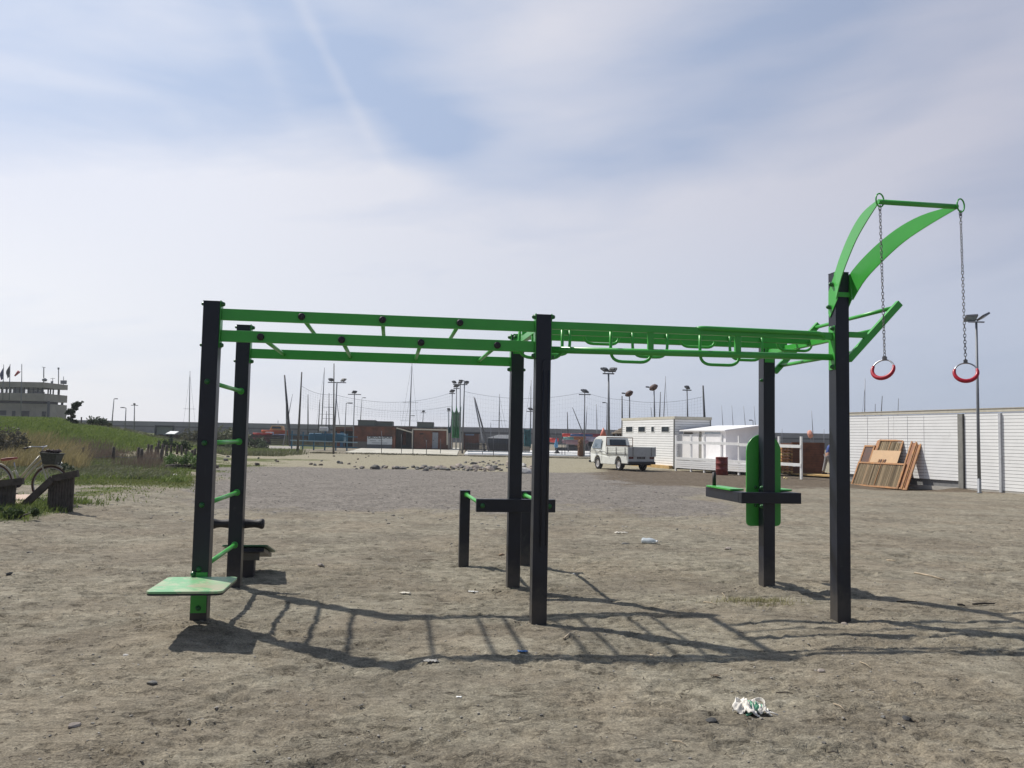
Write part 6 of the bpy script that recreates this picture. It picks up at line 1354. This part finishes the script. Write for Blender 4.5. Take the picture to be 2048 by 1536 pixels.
shrub('rounded bright green bush at the foot of the bollards left of the front black post', 366, 932, 36, 1.6, .65, LEAFG, 12, .045, 170, 1)
shrub('dark low bush beside the information board', 352, 893, 50, 1.4, .7, LEAFD, 8, .06, 120, 2)
shrub('large spiky grey green bush between the two left black posts', 452, 884, 78, 4.2, 2.0, SCRUB, 16, .14, 170, 3)
shrub('long low dark green bush right of the spiky bush', 495, 888, 76, 3.6, 1.1, leafmat('dull_green', (.035, .065, .03), (.09, .11, .06)), 12, .11, 150, 4)
shrub('brownish green bush behind the left ladder post', 400, 884, 72, 4.0, 1.3, leafmat('brown_green', (.05, .065, .035), (.13, .12, .07)), 12, .11, 150, 9)
shrub('dark clipped bushes on the crest left of the fence stakes', 183, 851, 60, 2.4, .7, LEAFD, 10, .09, 140, 5)
shrub('small bushy growth at the right end of the hill crest', 207, 853, 60, 1.4, .5, SCRUB, 8, .08, 120, 6)
shrub('dark twiggy bush at the far left edge of the dune', -8, 880, 36, 2.2, 1.5, leafmat('dark_twig', (.05, .05, .035), (.12, .11, .08)), 14, .06, 200, 7)
shrub('low dark green weed clump under the bicycle basket', 133, 925, 30, .9, .35, LEAFD, 6, .05, 110, 8)
shrub('green weed clump beside the plank barrier foot', 20, 1022, 13.9, .9, .20, leafmat('dark_weed', (.03, .055, .018), (.08, .12, .035)), 9, .025, 260, 10)
# windswept little tree on the hill
def tree():
    rr = random.Random(21); c = A(141, 850, 57); z = tz(c.x, 57); o = thing('windswept_tree', 'small windswept dark tree leaning right on the edge of the grassy hill', 'tree', (c.x, 57, z)); S_ = 57/F
    def P(px, py, dy=0): v = A(px, py, 57); return Vector((v.x-c.x, dy, v.z-z))
    br = [([P(141, 858), P(141, 842), P(143, 830), P(147, 820), P(152, 812)], [.10, .08, .06, .045, .02]), ([P(143, 832), P(138, 826), P(136, 821)], [.04, .03, .015]), ([P(147, 820), P(155, 813), P(163, 806), P(168, 803)], [.035, .025, .015, .008]), ([P(142, 838), P(147, 834), P(150, 831)], [.04, .03, .02])]
    b = MB(); [b.tube(p, r_, 8) for p, r_ in br]; b.build('trunk', WOODG, o); b = MB()
    for px, py, r_, n in ((141, 822, .16, 90), (138, 826, .15, 80), (147, 824, .14, 80), (150, 812, .2, 130), (155, 810, .17, 110), (146, 814, .14, 60), (160, 808, .12, 60), (152, 806, .10, 40), (165, 804, .06, 20), (141, 843, .22, 160), (137, 847, .22, 140), (148, 846, .2, 120), (144, 832, .14, 70), (136, 836, .10, 30), (151, 818, .1, 40), (143, 850, .3, 220)):
        clump(b, P(px, py, rr.uniform(-.15, .15)), r_*1.15, int(n*1.5), .07, rr)
    b.build('crown', LEAFD, o)
tree()

# ------------------------------------------------------------------ litter and stones
def stone(px, py, s_, m, lab, seed, sc=(1.2, 1, .6), name='stone'):
    p = G(px, py); b = MB(); b.blobrock((0, 0, 0), (s_*sc[0], s_*sc[1], s_*sc[2]), seed, 2); o = b.build(name, m, loc=(p.x, p.y, tz(p.x, p.y)+s_*sc[2]*.35)); o.rotation_euler = (0, 0, seed*1.3); tag(o, lab, 'stone')
STN = [(65, 1043, .085, ROCK, 'dark pointed stone near the left edge below the plank barriers'), (58, 1103, .05, ROCK, 'dark flat stone on the sand left of the step board'), (18, 1151, .05, mat('black_stone', (.05, .05, .05), .9), 'black flat stone near the left edge'), (304, 1367, .035, ROCK, 'grey flat pebble in the lower left foreground'), (148, 1453, .042, ROCKL, 'pale flat chip of stone in the lower left corner area'),
 (251, 1310, .022, mat('white_pebble', (.6, .58, .54), .8), 'white pebble left of the step board shadow'), (641, 1134, .05, ROCKL, 'pinkish stone right of the sit up bench'), (1251, 1087, .08, ROCK, 'brown stone left of the crushed plastic bottle'), (1003, 1108, .04, mat('tan_stone', (.36, .26, .18), .9), 'tan stone beside the left dip post'), (904, 1087, .035, mat('black_stone', (.05, .05, .05), .9), 'small dark stone left of the dip post'),
 (1455, 1098, .055, ROCKL, 'pale round stone in front of the knee raise station'), (1643, 1345, .03, ROCKL, 'small pebble by the front beam shadow at right'), (1690, 1252, .03, ROCKL, 'light pebble touching the foot of the tall ring post'), (1276, 1520, .022, ROCK, 'dark pebble at the bottom edge right of centre'), (1766, 1442, .02, ROCK, 'round dark pebble right of the rag'), (1425, 1447, .035, mat('black_stone', (.05, .05, .05), .9), 'dark chunk left of the rag'), (1814, 1441, .034, mat('black_stone', (.05, .05, .05), .9), 'long dark chunk right of the rag'), (947, 1071, .02, mat('white_pebble', (.6, .58, .54), .8), 'tiny white pebble before the left dip post'), (952, 1187, .025, mat('white_pebble', (.6, .58, .54), .8), 'white pebble left of the rear middle post foot'), (1147, 1146, .03, mat('white_pebble', (.6, .58, .54), .8), 'white pebble in the dip bar shadow'), (1310, 985, .07, ROCKL, 'pale lump on the sand below the pickup'), (350, 951, .10, mat('white_pebble', (.6, .58, .54), .8), 'white lump on the turf below the log')]
for i, (x, y, s_, m, lab) in enumerate(STN): stone(x, y, s_, m, lab, 200+i, (1.2, .9, .5))
# pebbles too many to count
def pebbles():
    b = MB(); rr = random.Random(9); tpl = []
    for k in range(5): t = MB(); t.blobrock((0, 0, 0), (1, .8, .5), 300+k, 1); tpl.append(t)
    for i in range(7000):
        y = 3.0+rr.random()**1.4*17; x = rr.uniform(-.68, .68)*y; s_ = .0030+.012*rr.random()**4+.0002*y; t = tpl[i % 5]; z = tz(x, y); a = rr.uniform(0, 6); c, n = math.cos(a)*s_, math.sin(a)*s_
        b.add([(x+v[0]*c-v[1]*n, y+v[0]*n+v[1]*c, z+v[2]*s_+s_*.2) for v in t.v], t.f)
    for i in range(3500):
        y = rr.uniform(15, 40); x = rr.uniform(-13, 5); s_ = .015+.03*rr.random()**3; t = tpl[i % 5]; z = tz(x, y); b.add([(x+v[0]*s_, y+v[1]*s_, z+v[2]*s_) for v in t.v], t.f)
    stuff(b.build('pebbles', mat('mixed_pebbles', (.27, .25, .22), .85, var=.5, sc=2.5)), 'tiny scattered pebbles and grit on the sand', 'pebbles')
pebbles()
def twigs():
    b = MB(); rr = random.Random(19)
    for i in range(2600):
        y = 3.0+rr.random()**1.6*11; x = rr.uniform(-.68, .68)*y; L = rr.uniform(.01, .05)*(2.2 if rr.random() < .04 else 1); a = rr.uniform(0, PI); dx, dy = math.cos(a)*L/2, math.sin(a)*L/2; z = tz(x, y)+.004; k = rr.uniform(-.008, .008)
        b.tube([(x-dx, y-dy, z), (x+k, y+k, z+.003), (x+dx, y+dy, z+.001)], .0011+.0009*rr.random(), 4, caps=False)
    stuff(b.build('twig_litter', mat('twig_mix', (.14, .11, .08), .9, var=.6, sc=1.5)), 'tiny dry twigs and fibres scattered on the sand', 'twigs')
twigs()
def stick(px0, py0, px1, py1, r_, m, lab, name='stick', bend=.01):
    a, c = G(px0, py0), G(px1, py1); a.z = tz(a.x, a.y)+r_+.004; c.z = tz(c.x, c.y)+r_+.004; mid = (a+c)/2+Vector((bend, bend, .004)); b = MB(); b.tube([a, mid, c], [r_, r_*.9, r_*.6], 7); tag(b.build(name, m), lab, 'stick')
SK = [(1829, 1147, 1889, 1160, .011, STICK, 'long pale straight stick at the right, behind the tall ring post'), (1773, 1118, 1791, 1123, .008, STICK, 'short pale stick above the long pale one'), (1408, 1199, 1433, 1209, .005, STICK, 'pale stick left of the grass tuft'), (1444, 1185, 1452, 1198, .004, STICK, 'slim pale stick nearest the grass tuft'), (1720, 1330, 1742, 1342, .004, STICK, 'thin straw crossing the front beam shadow at right'), (1127, 1291, 1139, 1281, .008, STICK, 'flat pale splinter beside the middle front post shadow'), (1946, 1209, 1989, 1206, .011, STICKD, 'dark curved stick at the right edge'), (1793, 1206, 1835, 1209, .007, STICKD, 'thin dark stick right of the tall ring post'), (1915, 1213, 1930, 1214, .012, STICKD, 'stubby black stick near the right edge'), (1667, 1418, 1690, 1428, .005, STICK, 'pale forked straw right of the rag'), (1552, 1387, 1586, 1392, .004, STICKD, 'dark twig above and right of the rag'), (1300, 1306, 1308, 1316, .004, STICK, 'bent straw in the middle post shadow'), (1345, 1483, 1372, 1492, .004, STICK, 'reddish dry twig in the lower middle foreground'), (1655, 1498, 1678, 1507, .004, STICKD, 'dark twig at the lower right'), (1866, 1388, 1871, 1392, .003, STICK, 'tiny curl of straw at the right')]
for x0, y0, x1, y1, r_, m, lab in SK: stick(x0, y0, x1, y1, r_, m, lab)
# rag bundle: crumpled cloth with a strap loop
def rag():
    c = G(1500, 1426); o = thing('crumpled_rag', 'dirty white and green crumpled cloth with a strap loop lying in the right foreground', 'rag', (c.x, c.y, tz(c.x, c.y)))
    def crump(cx, cy, w, d_, h, seed, m, nm):
        n = 26; rows = []
        for j in range(n):
            row = []
            for i in range(n):
                u, v = i/(n-1)*2-1, j/(n-1)*2-1; f = float(fbm(np.array([u*2+seed]), np.array([v*2.]), 1.1, 3, seed, .5)[0]); e = max(0, 1-(u*u+v*v)*.75)
                k = 1+.35*math.sin(seed+3*math.atan2(v, u)); row.append((cx+u*w*k, cy+v*d_*k, h*e**.7*(.45+1.3*abs(f-.5)*2)+.002))
            rows.append(row)
        b = MB(); b.sheet(rows); ob = b.build(nm, m, o); s_ = ob.modifiers.new('s', 'SOLIDIFY'); s_.thickness = .002
    crump(-.035, -.022, .052, .045, .052, 5, RAG, 'white_cloth'); crump(.012, -.012, .045, .04, .042, 8, RAGG, 'green_cloth'); crump(.06, -.03, .028, .024, .03, 11, RAG, 'white_scrap'); crump(-.02, .03, .04, .03, .035, 14, RAG, 'upper_cloth'); crump(.035, .05, .035, .022, .022, 17, RAG, 'strap_root')
    b = MB(); rr_ = [(.035+.04*math.cos(a)*1.0+.03, .065+.03*math.sin(a), .012+.006*math.sin(a*2)) for a in [R(-140+280*i/16) for i in range(17)]]
    for k in range(len(rr_)-1): b.bar(rr_[k], rr_[k+1], .003, .013)
    b.build('strap_loop', RAG, o)
    b = MB(); b.tube([(.05, .04, .012), (.075, .02, .01), (.085, -.0, .004)], .003, 6); b.tube([(.08, -.045, .01), (.10, -.05, .008), (.125, -.062, .003)], .003, 6); b.tube([(-.06, .0, .02), (-.08, -.005, .012), (-.10, -.02, .003)], .004, 6); b.build('loose_strings', RAG, o); o.scale = (1.1, 1.5, 1.45)
rag()
# crushed plastic bottle
p = G(1297, 1086); o = thing('plastic_bottle', 'crushed clear plastic bottle lying in front of the gravel, right of the middle posts', 'bottle', (p.x, p.y, tz(p.x, p.y)+.030), R(-18))
b = MB(); b.lathe([(0, -.10), (.028, -.098), (.034, -.085), (.030, -.03), (.035, .0), (.031, .05), (.022, .09), (.012, .11), (.012, .125)], (0, 0, 0), axis='X', n=14); b.build('bottle_body', PLAST, o)
b = MB(); b.lathe([(.0145, .118), (.0145, .135), (0, .135)], (0, 0, 0), axis='X', n=12); b.build('cap', WHITE, o); o.scale = (1.05, 2.3, 1.5)
for (px, py, w, m, lab, nm) in ((1241, 1065, .10, PAPER, 'flat pale plastic scrap above the brown stone', 'plastic_scrap'), (1045, 1313, .035, BLUEP, 'crumpled blue plastic scrap lying on the front beam shadow', 'plastic_scrap'), (918, 1393, .016, WHITE, 'small white slip of card in the centre foreground', 'card_slip'), (810, 1192, .05, PAPER, 'twisted pale paper scrap left of the rear middle post', 'paper_scrap'), (862, 1335, .045, mat('grey_film', (.30, .29, .27), .5), 'greyish crumpled film lying in the front beam shadow', 'plastic_scrap'), (943, 1187, .03, WHITE, 'white scrap by the clods left of the rear middle post', 'paper_scrap'), (1430, 1353, .03, mat('dead_leaf', (.12, .09, .06), .9), 'dark curled leaf below the front beam shadow', 'dead_leaf')):
    p = G(px, py); rows = []; sd = int(px) % 17
    for j in range(8): rows.append([(p.x+(i/7-.5)*2*w*(1+.2*math.sin(j+sd)), p.y+(j/7-.5)*w*1.2*(1+.3*math.sin(i*1.3+sd)), tz(p.x, p.y)+.006+w*.35*abs(math.sin(i*1.7+j*1.1+sd))*(.6 if nm != 'card_slip' else 0)) for i in range(8)])
    b = MB(); b.sheet(rows); ob = b.build(nm, m); s_ = ob.modifiers.new('s', 'SOLIDIFY'); s_.thickness = .001; tag(ob, lab, 'litter')
# clods and loose soil around the post feet
def clods():
    b = MB(); rr = random.Random(77)
    spots = [(L2W(l, m-.05), .22, 26) for l, m in POSTS]+[(G(980, 1182), .22, 40), (G(300, 1440), .25, 30), (G(360, 1432), .3, 30), (G(250, 1525), .15, 26), (G(1605, 1376), .10, 30), (G(790, 1128), .3, 26), (G(330, 1070), .35, 30), (G(400, 1260), .12, 24)]
    for c, s_, n in spots:
        for i in range(n):
            x, y = c.x+rr.gauss(0, s_), c.y+rr.gauss(0, s_*.6); r_ = .003+.012*rr.random()**3; t = MB(); t.blobrock((x, y, tz(x, y)+r_*.2), (r_*1.2, r_, r_*.7), rr.randint(0, 30), 1); b.add(t.v, t.f)
    stuff(b.build('soil_clods', mat('soil_clod', (.22, .19, .15), .95, var=.3, sc=12)), 'loose crumbs and clods of earth around the post feet', 'soil')
clods()

# ------------------------------------------------------------------ thin sea air between here and the harbour
b = MB(); b.bb((-420, -30, -1.5), (420, 420, 26)); hz_ = b.build('haze', mat('haze_shell', (.5, .5, .5))); hz_.data.materials.clear()
hm = bpy.data.materials.new('sea_haze'); hm.use_nodes = True; t = hm.node_tree; t.nodes.clear(); q = NG(t)
pv = q.node('ShaderNodeVolumePrincipled'); pv.inputs['Density'].default_value = .00045; pv.inputs['Color'].default_value = (.86, .90, .97, 1); pv.inputs['Anisotropy'].default_value = .2
mo = q.node('ShaderNodeOutputMaterial'); t.links.new(pv.outputs[0], mo.inputs['Volume']); hz_.data.materials.append(hm); hz_['kind'] = 'stuff'; hz_['label'] = 'thin pale haze in the air towards the harbour'; hz_['category'] = 'haze'
